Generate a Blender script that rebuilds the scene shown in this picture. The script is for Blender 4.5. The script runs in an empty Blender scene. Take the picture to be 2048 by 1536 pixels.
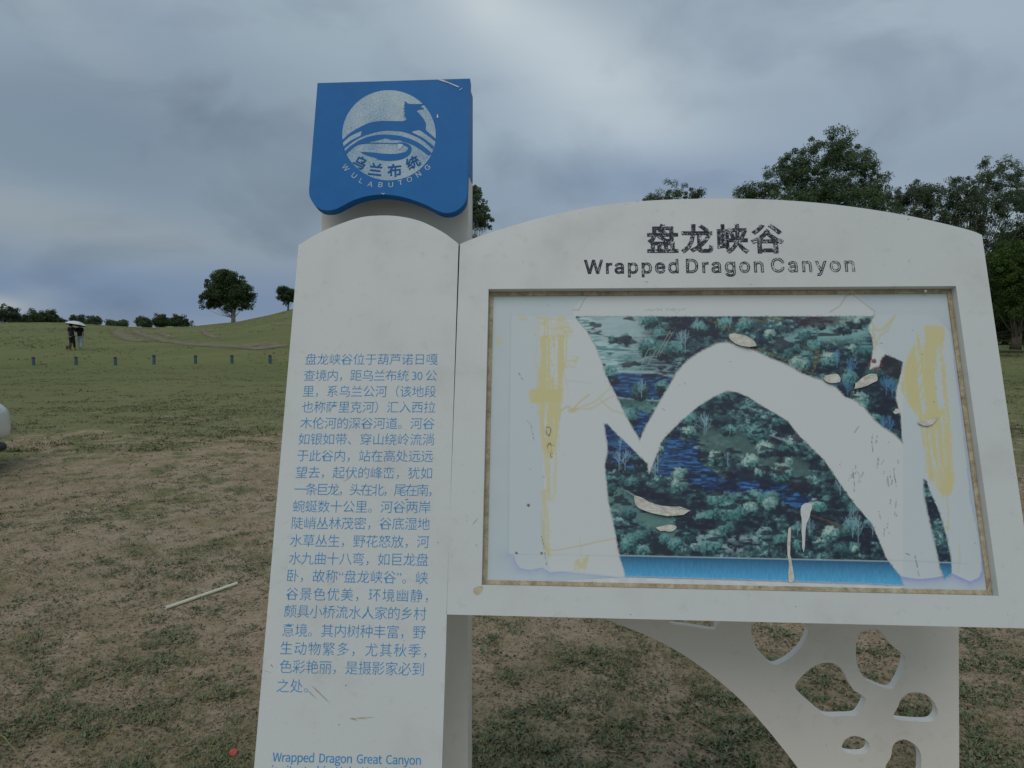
import bpy, bmesh, math, random
import numpy as np
from mathutils import Vector, Matrix
from mathutils.geometry import tessellate_polygon
random.seed(7)
rng = np.random.default_rng(11)
sc = bpy.context.scene
COL = sc.collection
rad = math.radians

# ------------------------------------------------------------------ camera
FPX = 1400.0; CX, CY = 1024.0, 768.0; EYE = 1.5; HOR = 668.0
PITCH = math.atan((CY - HOR) / FPX); ROLL = rad(0.25)
F_ = Vector((0, math.cos(PITCH), -math.sin(PITCH)))
U0 = Vector((0, math.sin(PITCH), math.cos(PITCH))); R0 = Vector((1, 0, 0))
R_ = R0 * math.cos(ROLL) - U0 * math.sin(ROLL)
U_ = U0 * math.cos(ROLL) + R0 * math.sin(ROLL)
EYEV = Vector((0, 0, EYE))
cam_d = bpy.data.cameras.new('camera'); cam = bpy.data.objects.new('camera', cam_d); COL.objects.link(cam)
cam_d.sensor_width = 36; cam_d.lens = 36 * FPX / 2048; cam_d.clip_start = 0.05; cam_d.clip_end = 9000
m = Matrix((R_, U_, -F_)).transposed().to_4x4(); m.translation = EYEV
cam.matrix_world = m
sc.camera = cam
sc.view_settings.view_transform = 'Standard'; sc.view_settings.look = 'None'
sc.view_settings.gamma = 1; sc.view_settings.use_curve_mapping = False
sc.view_settings.exposure = 0.0

# ------------------------------------------------------------------ sky and sun (overcast)
SUN_EL, SUN_AZ = 56, -165       # sun high, to the left and a little behind the camera (azimuth from +Y, clockwise)
world = bpy.data.worlds.new('World'); sc.world = world; world.use_nodes = True
nt = world.node_tree; nt.nodes.clear()
def N(nt, t, **k):
    n = nt.nodes.new(t)
    for a, b in k.items():
        if a.startswith('i_'): n.inputs[a[2:].replace('_', ' ')].default_value = b
        else: setattr(n, a, b)
    return n
def math_node(nt, op, a, b=None, clamp=False):
    n = nt.nodes.new('ShaderNodeMath'); n.operation = op; n.use_clamp = clamp
    for i, v in enumerate((a, b)):
        if v is None: continue
        if isinstance(v, (int, float)): n.inputs[i].default_value = v
        else: nt.links.new(v, n.inputs[i])
    return n.outputs[0]
def mix_col(nt, f, a, b, mode='MIX'):
    n = nt.nodes.new('ShaderNodeMix'); n.data_type = 'RGBA'; n.blend_type = mode; n.clamp_factor = True
    for s, v in ((n.inputs['Factor'], f), (n.inputs['A'], a), (n.inputs['B'], b)):
        s = [q for q in n.inputs if q.name == s.name and q.type == ('VALUE' if s.name == 'Factor' else 'RGBA')][0]
        if isinstance(v, (int, float)): s.default_value = v
        elif isinstance(v, (tuple, list)): s.default_value = (*v, 1) if len(v) == 3 else v
        else: nt.links.new(v, s)
    return [o for o in n.outputs if o.type == 'RGBA'][0]
def ramp(nt, f, stops):
    n = nt.nodes.new('ShaderNodeValToRGB'); e = n.color_ramp.elements
    while len(e) < len(stops): e.new(0.5)
    for q, (p, c) in zip(e, stops):
        q.position = p; q.color = (*c, 1) if not isinstance(c, (int, float)) else (c, c, c, 1)
    nt.links.new(f, n.inputs[0]); return n.outputs[0]
def maprange(nt, v, a, b, c=0.0, d=1.0, smooth=True):
    n = nt.nodes.new('ShaderNodeMapRange'); n.interpolation_type = 'SMOOTHSTEP' if smooth else 'LINEAR'
    nt.links.new(v, n.inputs[0])
    for i, q in enumerate((a, b, c, d)): n.inputs[i + 1].default_value = q
    return n.outputs[0]
def noise(nt, vec, scale, detail=4, rough=0.5, dist=0.0):
    n = nt.nodes.new('ShaderNodeTexNoise'); n.inputs['Scale'].default_value = scale
    n.inputs['Detail'].default_value = detail; n.inputs['Roughness'].default_value = rough
    n.inputs['Distortion'].default_value = dist
    if vec is not None: nt.links.new(vec, n.inputs['Vector'])
    return n.outputs['Fac']
def mapping(nt, vec, scale=(1, 1, 1), loc=(0, 0, 0), rot=(0, 0, 0)):
    n = nt.nodes.new('ShaderNodeMapping'); n.inputs['Scale'].default_value = scale
    n.inputs['Location'].default_value = loc; n.inputs['Rotation'].default_value = rot
    nt.links.new(vec, n.inputs[0]); return n.outputs[0]

sky = nt.nodes.new('ShaderNodeTexSky'); sky.sky_type = 'NISHITA'; sky.sun_disc = False
sky.sun_elevation = rad(SUN_EL); sky.sun_rotation = rad(SUN_AZ)
tc = nt.nodes.new('ShaderNodeTexCoord'); D = tc.outputs['Generated']
sep = nt.nodes.new('ShaderNodeSeparateXYZ'); nt.links.new(D, sep.inputs[0])
zc = math_node(nt, 'MAXIMUM', sep.outputs['Z'], 0.0)
den = math_node(nt, 'ADD', zc, 0.22)
pxn = math_node(nt, 'DIVIDE', sep.outputs['X'], den); pyn = math_node(nt, 'DIVIDE', sep.outputs['Y'], den)
cmb = nt.nodes.new('ShaderNodeCombineXYZ'); nt.links.new(pxn, cmb.inputs[0]); nt.links.new(pyn, cmb.inputs[1])
v1 = mapping(nt, cmb.outputs[0], (0.75, 0.55, 1), (0.3, 0.2, 0), (0, 0, rad(-28)))
n1 = noise(nt, v1, 1.15, 2.5, 0.42, 0.25)
v2 = mapping(nt, cmb.outputs[0], (0.5, 1.2, 1), (3.1, 1.7, 0), (0, 0, rad(30)))
n2 = noise(nt, v2, 1.6, 3, 0.5, 0.2)
cl = math_node(nt, 'ADD', math_node(nt, 'MULTIPLY', n1, 0.7), math_node(nt, 'MULTIPLY', n2, 0.3))
cloud = ramp(nt, cl, [(0.30, (1.9, 2.55, 3.3)), (0.44, (2.45, 3.15, 3.9)), (0.54, (3.0, 3.75, 4.5)), (0.66, (4.2, 5.0, 5.6))])
# the real clouds of this view: soft bright and dark masses given by their direction in the sky
def blob(px, py, rx, ry, ang=0.0):
    d = (F_ + R_ * ((px - CX) / FPX) + U_ * ((CY - py) / FPX)).normalized()
    e1 = d.cross(Vector((0, 0, 1))).normalized(); e2 = e1.cross(d).normalized()
    ca, sa = math.cos(rad(ang)), math.sin(rad(ang))
    a1 = (e1 * ca + e2 * sa) * (FPX / rx); a2 = (e2 * ca - e1 * sa) * (FPX / ry)
    res = []
    for ax in (a1, a2):
        n = nt.nodes.new('ShaderNodeVectorMath'); n.operation = 'DOT_PRODUCT'; nt.links.new(D, n.inputs[0]); n.inputs[1].default_value = ax
        res.append(math_node(nt, 'POWER', n.outputs['Value'], 2.0))
    n = nt.nodes.new('ShaderNodeVectorMath'); n.operation = 'DOT_PRODUCT'; nt.links.new(D, n.inputs[0]); n.inputs[1].default_value = d
    front = math_node(nt, 'GREATER_THAN', n.outputs['Value'], 0.0)
    s = math_node(nt, 'ADD', res[0], res[1])
    g = math_node(nt, 'EXPONENT', math_node(nt, 'MULTIPLY', s, -1.0))
    return math_node(nt, 'MULTIPLY', g, front)
def addblob(c, col, amt, *a):
    b = blob(*a)
    wob = maprange(nt, n2, 0.3, 0.7, 0.8, 1.1)
    return mix_col(nt, math_node(nt, 'MULTIPLY', math_node(nt, 'MULTIPLY', b, wob), amt, True), c, col)
c = cloud
for col, amt, args in [
    ((3.75, 4.7, 5.6), 0.8, (1750, 40, 620, 190, 0)), ((2.95, 3.8, 4.85), 0.8, (1750, 260, 520, 110, 4)), ((3.3, 4.25, 5.1), 0.8, (700, 60, 420, 150, -14)),
    ((2.5, 3.3, 4.3), 0.7, (300, 60, 260, 80, -30)), ((3.0, 3.9, 4.8), 0.75, (80, 110, 230, 45, -32)), ((1.75, 2.45, 3.3), 0.95, (320, 285, 420, 105, -10)), ((1.95, 2.7, 3.5), 0.8, (30, 300, 300, 80, -6)),
    ((2.35, 3.05, 3.75), 0.7, (560, 400, 230, 90, -30)), ((2.9, 3.5, 3.95), 0.95, (170, 455, 300, 38, -9)), ((2.5, 3.15, 3.8), 0.6, (430, 500, 200, 40, -6)),
    ((1.45, 2.25, 3.7), 0.95, (120, 580, 420, 52, 0)), ((1.6, 2.35, 3.75), 0.85, (480, 610, 300, 60, 0)), ((3.2, 3.9, 4.5), 0.35, (75, 600, 45, 30, 0)), ((4.3, 4.7, 4.8), 0.8, (-5, 612, 40, 16, -10)),
    ((3.6, 4.6, 5.5), 0.7, (1120, 260, 300, 120, -30)), ((2.5, 3.3, 4.3), 0.75, (1080, 400, 260, 60, 0)), ((1.85, 2.65, 4.1), 0.9, (1370, 350, 210, 48, -4)), ((2.9, 3.7, 4.7), 0.5, (960, 190, 120, 80, 0)),
    ((5.4, 6.3, 6.95), 0.85, (1110, 100, 290, 95, -32)), ((5.6, 6.3, 6.7), 0.7, (975, 10, 60, 40, -20)), ((3.1, 4.0, 5.0), 0.55, (1500, 90, 130, 50, -20)),
    ]:
    c = addblob(c, col, amt, *args)
v3 = mapping(nt, D, (2.2, 2.2, 4.2), (5.2, 0.4, 0), (0, rad(25), 0))
n3 = noise(nt, v3, 2.1, 5, 0.5, 0.4)
c = mix_col(nt, 1.0, c, ramp(nt, n3, [(0.32, (0.79, 0.80, 0.82)), (0.50, (0.99, 0.99, 0.99)), (0.72, (1.0, 1.0, 1.0))]), 'MULTIPLY')
c = mix_col(nt, 1.0, c, (1.035, 1.01, 0.985), 'MULTIPLY')
c = mix_col(nt, 0.95, sky.outputs[0], c)
bg = nt.nodes.new('ShaderNodeBackground'); bg.inputs['Strength'].default_value = 0.1
out = nt.nodes.new('ShaderNodeOutputWorld'); nt.links.new(c, bg.inputs[0]); nt.links.new(bg.outputs[0], out.inputs[0])
sun_d = bpy.data.lights.new('sun', 'SUN'); sun_d.energy = 1.0; sun_d.angle = rad(45); sun_d.color = (1, 0.96, 0.9)
sun = bpy.data.objects.new('sun', sun_d); COL.objects.link(sun)
sdir = Vector((math.sin(rad(SUN_AZ)) * math.cos(rad(SUN_EL)), math.cos(rad(SUN_AZ)) * math.cos(rad(SUN_EL)), math.sin(rad(SUN_EL))))
sun.rotation_euler = (-sdir).to_track_quat('-Z', 'Y').to_euler()

# ------------------------------------------------------------------ helpers
def ray(px, py):
    return F_ + R_ * ((px - CX) / FPX) + U_ * ((CY - py) / FPX)
def at(px, py, Y):                # point seen at a photo pixel, Y metres ahead
    d = ray(px, py); return EYEV + d * (Y / d.y)
def tag(o, label=None, cat=None, group=None, kind=None):
    for k, v in (('label', label), ('category', cat), ('group', group), ('kind', kind)):
        if v: o[k] = v
    return o
def empty(name, loc, rz=0, **k):
    o = bpy.data.objects.new(name, None); COL.objects.link(o); o.location = loc; o.rotation_euler = (0, 0, rz)
    o.empty_display_size = 0.1
    return tag(o, **k)
def link(name, me, mat=None, parent=None, **k):
    o = bpy.data.objects.new(name, me); COL.objects.link(o)
    if mat: me.materials.append(mat)
    if parent: o.parent = parent
    return tag(o, **k)
def mesh_np(name, verts, faces, smooth=False):
    """verts (n,3), faces (m,k) arrays"""
    me = bpy.data.meshes.new(name); verts = np.asarray(verts, np.float32); faces = np.asarray(faces, np.int32)
    k = faces.shape[1]
    me.vertices.add(len(verts)); me.vertices.foreach_set('co', verts.ravel())
    me.loops.add(faces.size); me.loops.foreach_set('vertex_index', faces.ravel())
    me.polygons.add(len(faces)); me.polygons.foreach_set('loop_start', np.arange(0, faces.size, k, dtype=np.int32))
    me.polygons.foreach_set('loop_total', np.full(len(faces), k, np.int32))
    if smooth: me.polygons.foreach_set('use_smooth', np.ones(len(faces), bool))
    me.update(calc_edges=True); return me
def mesh_py(name, v, f, smooth=False):
    me = bpy.data.meshes.new(name); me.from_pydata([tuple(q) for q in v], [], f)
    if smooth: me.polygons.foreach_set('use_smooth', [True] * len(me.polygons))
    me.update(); return me
def join(parts):                  # [(v, f)] -> (v, f)
    V, F = [], []
    for v, f in parts:
        b = len(V); V += list(v); F += [[i + b for i in q] for q in f]
    return V, F
def box(x0, x1, y0, y1, z0, z1):
    v = [(x, y, z) for z in (z0, z1) for y in (y0, y1) for x in (x0, x1)]
    return v, [[0, 2, 3, 1], [4, 5, 7, 6], [0, 1, 5, 4], [2, 6, 7, 3], [0, 4, 6, 2], [1, 3, 7, 5]]
def tube(pts, rs, n=8, cap=True):
    V, F = [], []; pts = [Vector(p) for p in pts]
    for i, p in enumerate(pts):
        a = pts[max(i - 1, 0)]; b = pts[min(i + 1, len(pts) - 1)]; t = (b - a).normalized()
        s = t.cross(Vector((0.13, 0.97, 0.2))).normalized(); q = t.cross(s)
        for k in range(n):
            w = 2 * math.pi * k / n; V.append(p + (s * math.cos(w) + q * math.sin(w)) * rs[i])
    for i in range(len(pts) - 1):
        for k in range(n):
            k2 = (k + 1) % n; F.append([i * n + k, i * n + k2, (i + 1) * n + k2, (i + 1) * n + k])
    if cap: F.append(list(range(n))[::-1]); F.append([(len(pts) - 1) * n + k for k in range(n)])
    return V, F
def lathe(prof, n=24, axis='Z'):
    V, F = [], []
    for r, z in prof:
        for k in range(n):
            w = 2 * math.pi * k / n; c_, s_ = r * math.cos(w), r * math.sin(w)
            V.append((c_, s_, z) if axis == 'Z' else (c_, z, s_))
    for i in range(len(prof) - 1):
        for k in range(n):
            k2 = (k + 1) % n; F.append([i * n + k, i * n + k2, (i + 1) * n + k2, (i + 1) * n + k])
    return V, F
def bevel(o, w=0.0015, seg=2):
    b = o.modifiers.new('bevel', 'BEVEL'); b.width = w; b.segments = seg; b.limit_method = 'ANGLE'; b.angle_limit = rad(40)
    return o
# numpy value noise
_perm = rng.integers(0, 1 << 30, 4096)
def vnoise(x, y, seed=0):
    xi = np.floor(x).astype(np.int64); yi = np.floor(y).astype(np.int64); fx = x - xi; fy = y - yi
    fx = fx * fx * (3 - 2 * fx); fy = fy * fy * (3 - 2 * fy)
    def h(a, b): return (_perm[(a * 73 + b * 917 + seed * 131 + (_perm[(b + seed) & 4095] & 1023)) & 4095] & 0xffff) / 65535.0
    return (h(xi, yi) * (1 - fx) + h(xi + 1, yi) * fx) * (1 - fy) + (h(xi, yi + 1) * (1 - fx) + h(xi + 1, yi + 1) * fx) * fy
def fbm(x, y, o=4, seed=0):
    s = 0; a = 1; t = 0
    for i in range(o):
        s = s + a * vnoise(x * 2 ** i + 17.3 * i, y * 2 ** i - 9.1 * i, seed + i); t += a; a *= 0.55
    return s / t
def sstep(a, b, x):
    t = np.clip((x - a) / (b - a), 0, 1); return t * t * (3 - 2 * t)

# ------------------------------------------------------------------ materials
def mat_new(name):
    m = bpy.data.materials.new(name); m.use_nodes = True; nt = m.node_tree; b = nt.nodes['Principled BSDF']; return m, nt, b
def tcoord(nt, k='Object'):
    return nt.nodes.new('ShaderNodeTexCoord').outputs[k]
def bump(nt, b, h, strength, dist=0.01):
    n = nt.nodes.new('ShaderNodeBump'); n.inputs['Strength'].default_value = strength; n.inputs['Distance'].default_value = dist
    nt.links.new(h, n.inputs['Height']); nt.links.new(n.outputs[0], b.inputs['Normal'])
def simple(name, col, rough=0.6, var=0.12, scale=20, bmp=0.0, metal=0.0, spec=0.4):
    m, nt, b = mat_new(name); v = tcoord(nt); n = noise(nt, v, scale, 5, 0.6)
    lo = tuple(q * (1 - var) for q in col); hi = tuple(min(1, q * (1 + var)) for q in col)
    nt.links.new(ramp(nt, n, [(0.3, lo), (0.7, hi)]), b.inputs['Base Color'])
    b.inputs['Roughness'].default_value = rough; b.inputs['Metallic'].default_value = metal; b.inputs['Specular IOR Level'].default_value = spec
    if bmp: bump(nt, b, n, bmp)
    return m
def sign_paint(name, col, dirt, rough=0.42, streak=0.5):
    """white sheet-metal paint: fine vertical brushing, faint grime, tiny specks"""
    m, nt, b = mat_new(name); v = tcoord(nt)
    fine = noise(nt, mapping(nt, v, (260, 260, 5)), 1.0, 3, 0.6)
    broad = noise(nt, mapping(nt, v, (7, 7, 2.2)), 1.0, 4, 0.6)
    speck = noise(nt, v, 150, 2, 0.5)
    big = noise(nt, v, 1.7, 3, 0.5)
    c = mix_col(nt, math_node(nt, 'MULTIPLY', maprange(nt, fine, 0.35, 0.75), 0.10 * streak * 2), col, dirt)
    c = mix_col(nt, math_node(nt, 'MULTIPLY', maprange(nt, broad, 0.48, 0.8), 0.35), c, dirt)
    c = mix_col(nt, math_node(nt, 'MULTIPLY', maprange(nt, speck, 0.745, 0.78), 0.5), c, (0.12, 0.10, 0.08))
    c = mix_col(nt, math_node(nt, 'MULTIPLY', maprange(nt, big, 0.35, 0.75), 0.14), c, dirt)
    drip = noise(nt, mapping(nt, v, (34, 34, 1.1)), 1.0, 4, 0.65)
    c = mix_col(nt, math_node(nt, 'MULTIPLY', maprange(nt, drip, 0.56, 0.74), 0.32), c, dirt)
    sp2 = noise(nt, mapping(nt, v, (60, 60, 90)), 1.0, 1, 0.5)
    c = mix_col(nt, math_node(nt, 'MULTIPLY', maprange(nt, sp2, 0.80, 0.83), 0.7), c, (0.10, 0.085, 0.07))
    nt.links.new(c, b.inputs['Base Color'])
    nt.links.new(maprange(nt, broad, 0.3, 0.7, rough - 0.06, rough + 0.12), b.inputs['Roughness'])
    bump(nt, b, fine, 0.05, 0.0006)
    return m
M = {}
M['white'] = sign_paint('sign_white_paint', (0.665, 0.69, 0.675), (0.46, 0.46, 0.42))
M['column'] = sign_paint('column_paint', (0.80, 0.77, 0.70), (0.56, 0.52, 0.44))
M['cut'] = simple('brightened_cut_edge', (0.90, 0.88, 0.83), 0.5, 0.02, 20)  # white cut edges, with light from above put into the paler colour
M['blue'] = None
def blue_paint():
    m, nt, b = mat_new('blue_paint'); v = tcoord(nt)
    n = noise(nt, v, 14, 5, 0.6); s = noise(nt, mapping(nt, v, (30, 30, 8)), 1, 4, 0.7); sp = noise(nt, v, 120, 2, 0.5)
    c = ramp(nt, n, [(0.3, (0.003, 0.125, 0.38)), (0.7, (0.004, 0.150, 0.43))])
    c = mix_col(nt, math_node(nt, 'MULTIPLY', maprange(nt, s, 0.6, 0.8), 0.25), c, (0.1, 0.22, 0.42))
    c = mix_col(nt, math_node(nt, 'MULTIPLY', maprange(nt, sp, 0.72, 0.78), 0.35), c, (0.25, 0.35, 0.5))
    nt.links.new(c, b.inputs['Base Color']); b.inputs['Roughness'].default_value = 0.45; b.inputs['Specular IOR Level'].default_value = 0.18
    return m
M['blue'] = blue_paint()
def emblem_white():
    m, nt, b = mat_new('emblem_faded_white'); v = tcoord(nt)
    n = noise(nt, mapping(nt, v, (260, 260, 110)), 1, 5, 0.75); g = noise(nt, v, 9, 4, 0.6)
    k = math_node(nt, 'ADD', math_node(nt, 'MULTIPLY', n, 0.6), math_node(nt, 'MULTIPLY', g, 0.42))
    c = ramp(nt, k, [(0.36, (0.06, 0.20, 0.40)), (0.47, (0.24, 0.38, 0.50)), (0.55, (0.38, 0.50, 0.57)), (0.66, (0.52, 0.61, 0.66))])
    nt.links.new(c, b.inputs['Base Color']); b.inputs['Roughness'].default_value = 0.5
    return m
M['emblem'] = emblem_white()
M['letterblue'] = simple('text_blue_print', (0.03, 0.30, 0.62), 0.5, 0.22, 60)
M['letterwhite'] = simple('emblem_letter_print', (0.50, 0.60, 0.70), 0.5, 0.15, 60)
M['seam'] = simple('seam_dark', (0.035, 0.03, 0.025), 0.9, 0.3, 40)  # dark tone of the strip in the joint
M['flap'] = simple('peeled_paper', (0.60, 0.585, 0.51), 0.85, 0.22, 90, 0.3)
M['chip'] = simple('paint_chip', (0.55, 0.62, 0.68), 0.7, 0.2, 60)
def worn_title(name, x0, x1, lo, hi):
    """dark vinyl letters flaking to the white paint; wear grows from x0 to x1 (object space)"""
    m, nt, b = mat_new(name); v = tcoord(nt)
    sp = nt.nodes.new('ShaderNodeSeparateXYZ'); nt.links.new(v, sp.inputs[0])
    n = noise(nt, v, 330, 4, 0.65, 0.5); big = noise(nt, v, 60, 3, 0.5)
    k = math_node(nt, 'ADD', math_node(nt, 'MULTIPLY', n, 0.65), math_node(nt, 'MULTIPLY', big, 0.35))
    thr = maprange(nt, sp.outputs[0], x0, x1, lo, hi, False)
    f = maprange(nt, math_node(nt, 'SUBTRACT', k, thr), -0.012, 0.012)
    c = mix_col(nt, f, (0.66, 0.69, 0.67), (0.022, 0.028, 0.05))
    nt.links.new(c, b.inputs['Base Color']); b.inputs['Roughness'].default_value = 0.5
    return m
M['navy'] = simple('navy_vinyl', (0.022, 0.028, 0.05), 0.5, 0.3, 60)
def rim_mat():
    m, nt, b = mat_new('dirty_glue_rim'); v = tcoord(nt)
    n = noise(nt, v, 55, 6, 0.75); g = noise(nt, v, 9, 3, 0.6)
    c = ramp(nt, n, [(0.25, (0.10, 0.07, 0.04)), (0.40, (0.36, 0.29, 0.18)), (0.60, (0.56, 0.48, 0.33)), (0.78, (0.64, 0.60, 0.48))])
    c = mix_col(nt, maprange(nt, g, 0.48, 0.68, 0, 0.45), c, (0.26, 0.19, 0.11))
    nt.links.new(c, b.inputs['Base Color']); b.inputs['Roughness'].default_value = 0.95; bump(nt, b, n, 0.7, 0.004)
    return m
M['rim'] = rim_mat()
def attr_mat(name, rough=0.5, spec=0.4, grain=0.0):
    m, nt, b = mat_new(name); a = nt.nodes.new('ShaderNodeAttribute'); a.attribute_name = 'print'
    c = a.outputs['Color']
    if grain:
        g = noise(nt, tcoord(nt), 420, 3, 0.6)
        c = mix_col(nt, grain, c, ramp(nt, g, [(0.3, (0.25, 0.25, 0.25)), (0.7, (0.9, 0.9, 0.9))]), 'OVERLAY')
    nt.links.new(c, b.inputs['Base Color'])
    b.inputs['Roughness'].default_value = rough; b.inputs['Specular IOR Level'].default_value = spec
    return m
M['backing'] = attr_mat('poster_backing_film', 0.5)
M['print'] = attr_mat('printed_landscape_film', 0.42, 0.4)

# ------------------------------------------------------------------ terrain
_tp = [-6000, -1500, 0, 130, 230, 300, 380, 480, 540, 585, 650, 720, 820, 1000, 1300, 1600, 2048, 4000, 8000]
_te = [650, 648, 645, 645, 652, 655, 653, 643, 630, 619, 606, 602, 612, 640, 664, 672, 674, 674, 674]
def terrain(x, y):
    x = np.asarray(x, float); y = np.asarray(y, float)
    yy = np.maximum(y, 5.0)
    px = 1024 + FPX * x / yy
    e = np.interp(px, _tp, _te)
    hr = HOR + (1024 - px) * math.tan(ROLL)
    zr = 1.5 + np.clip((hr - e), -40, 90) / FPX * 105
    t = np.clip((y - 33) / 72.0, 0, 1)
    s = t * (1 - 0.25 * np.sin(np.pi * t)) if False else t ** 0.92
    s = np.where(y < 40, s * sstep(31, 42, y), s)
    z = zr * s
    # the knoll on the right of the dirt tracks is steeper near its top
    k = np.exp(-((px - 690) / 170.0) ** 2) * sstep(45, 80, y) * (1 - sstep(80, 105, y))
    z = z - 0.5 * k
    far = sstep(40, 200, np.hypot(x, y))
    z = z + (fbm(x / 9.0, y / 9.0, 3, 5) - 0.5) * 0.22 * sstep(9, 30, y) * (1 - 0.7 * far)
    z = z + (fbm(x / 1.3, y / 1.3, 3, 9) - 0.5) * 0.03
    z = z - np.clip(y - 112, 0, 4000) * 0.012
    return z
def gz(x, y): return float(terrain(x, y))
def polar_ground():
    rs = np.concatenate([[0.3], np.geomspace(0.8, 8, 70), np.geomspace(8.3, 160, 150), np.geomspace(175, 6000, 26)])
    fr = np.linspace(-62, 62, 520); bk = np.linspace(62, 298, 60)[1:-1]
    an = np.radians(np.concatenate([fr, bk])); na = len(an); nr = len(rs)
    A, Rr = np.meshgrid(an, rs); x = Rr * np.sin(A); y = Rr * np.cos(A); z = terrain(x, y)
    V = np.stack([x, y, z], -1).reshape(-1, 3)
    i, j = np.meshgrid(np.arange(nr - 1), np.arange(na), indexing='ij'); j2 = (j + 1) % na
    Fq = np.stack([i * na + j, (i + 1) * na + j, (i + 1) * na + j2, i * na + j2], -1).reshape(-1, 4)[:, ::-1]
    V = np.vstack([V, [[0, 0, gz(0, 0)]]])
    me = mesh_np('ground', V, Fq, True)
    return me
def ground_mat():
    m, nt, b = mat_new('meadow_soil_and_grass')
    P = nt.nodes.new('ShaderNodeNewGeometry').outputs['Position']
    sp = nt.nodes.new('ShaderNodeSeparateXYZ'); nt.links.new(P, sp.inputs[0])
    dist = nt.nodes.new('ShaderNodeVectorMath'); dist.operation = 'LENGTH'; nt.links.new(P, dist.inputs[0]); R = dist.outputs['Value']
    a = noise(nt, P, 0.55, 6, 0.62, 0.4); bb = noise(nt, P, 2.6, 6, 0.65, 0.3); f = noise(nt, P, 26, 6, 0.7); ff = noise(nt, P, 110, 4, 0.7)
    far = noise(nt, P, 0.16, 6, 0.65, 0.5)
    soil = ramp(nt, f, [(0.25, (0.24, 0.168, 0.110)), (0.5, (0.43, 0.33, 0.225)), (0.75, (0.57, 0.46, 0.33))])
    soil = mix_col(nt, maprange(nt, a, 0.4, 0.65, 0, 0.6), soil, (0.46, 0.385, 0.27))
    straw = ramp(nt, ff, [(0.3, (0.19, 0.16, 0.085)), (0.7, (0.32, 0.275, 0.15))])
    green = ramp(nt, ff, [(0.25, (0.11, 0.130, 0.050)), (0.5, (0.185, 0.205, 0.084)), (0.75, (0.26, 0.275, 0.125))])
    dgreen = ramp(nt, far, [(0.3, (0.125, 0.150, 0.056)), (0.7, (0.225, 0.235, 0.100))])
    k = math_node(nt, 'ADD', math_node(nt, 'MULTIPLY', a, 0.5), math_node(nt, 'MULTIPLY', bb, 0.5))
    k = math_node(nt, 'ADD', k, math_node(nt, 'MULTIPLY', math_node(nt, 'SUBTRACT', f, 0.5), 0.35))
    thr = nt.nodes.new('ShaderNodeFloatCurve')
    # grass share by distance: sparse by the sign, closed sward beyond 20 m
    cov = maprange(nt, R, 3.0, 22.0, 0.60, 0.30)
    g = maprange(nt, math_node(nt, 'SUBTRACT', k, cov), -0.035, 0.055)
    c = mix_col(nt, math_node(nt, 'MULTIPLY', maprange(nt, bb, 0.42, 0.62), 0.45), soil, straw)
    c = mix_col(nt, math_node(nt, 'MULTIPLY', g, 0.82), c, green)
    c2 = mix_col(nt, maprange(nt, noise(nt, mapping(nt, P, (0.7, 1.6, 1)), 1.0, 6, 0.75), 0.53, 0.66, 0, 0.65), dgreen, (0.30, 0.235, 0.15))
    c2 = mix_col(nt, maprange(nt, noise(nt, mapping(nt, P, (1, 1.8, 1)), 3.2, 6, 0.8), 0.50, 0.64, 0, 0.5), c2, (0.075, 0.095, 0.045))
    c2 = mix_col(nt, 0.35, c2, green)
    c = mix_col(nt, maprange(nt, R, 12.0, 30.0), c, c2)
    nt.links.new(c, b.inputs['Base Color']); b.inputs['Roughness'].default_value = 1.0; b.inputs['Specular IOR Level'].default_value = 0.1
    h = math_node(nt, 'ADD', math_node(nt, 'MULTIPLY', f, 0.6), math_node(nt, 'MULTIPLY', ff, 0.4))
    h = math_node(nt, 'ADD', h, math_node(nt, 'MULTIPLY', bb, 1.2))
    bump(nt, b, h, 0.75, 0.045)
    nt.nodes.remove(thr)
    return m
ground = link('ground', polar_ground(), ground_mat(), kind='structure')

def track_mat():
    m, nt, b = mat_new('dirt_track_soil'); P = nt.nodes.new('ShaderNodeNewGeometry').outputs['Position']
    n = noise(nt, P, 1.1, 5, 0.65); f = noise(nt, P, 7, 4, 0.7)
    c = ramp(nt, n, [(0.3, (0.18, 0.15, 0.09)), (0.6, (0.28, 0.235, 0.155)), (0.8, (0.34, 0.29, 0.20))])
    nt.links.new(c, b.inputs['Base Color']); b.inputs['Roughness'].default_value = 1
    a = nt.nodes.new('ShaderNodeAttribute'); a.attribute_name = 'edge'
    k = math_node(nt, 'ADD', a.outputs['Fac'], math_node(nt, 'MULTIPLY', math_node(nt, 'SUBTRACT', math_node(nt, 'ADD', math_node(nt, 'MULTIPLY', n, 0.6), math_node(nt, 'MULTIPLY', f, 0.4)), 0.5), 2.6))
    nt.links.new(maprange(nt, k, 0.30, 1.0, 0.0, 0.8), b.inputs['Alpha'])
    return m
TM = track_mat()
_d = np.geomspace(30, 135, 700)
def ground_hit(px, py):
    d = ray(px, py); d = d / d.y
    z = EYE + d.z * _d; g = terrain(d.x * _d, _d); k = np.argmax(g >= z) if (g >= z).any() else len(_d) - 1
    Y = _d[k]; return Vector((d.x * Y, Y, float(g[k])))
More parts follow.
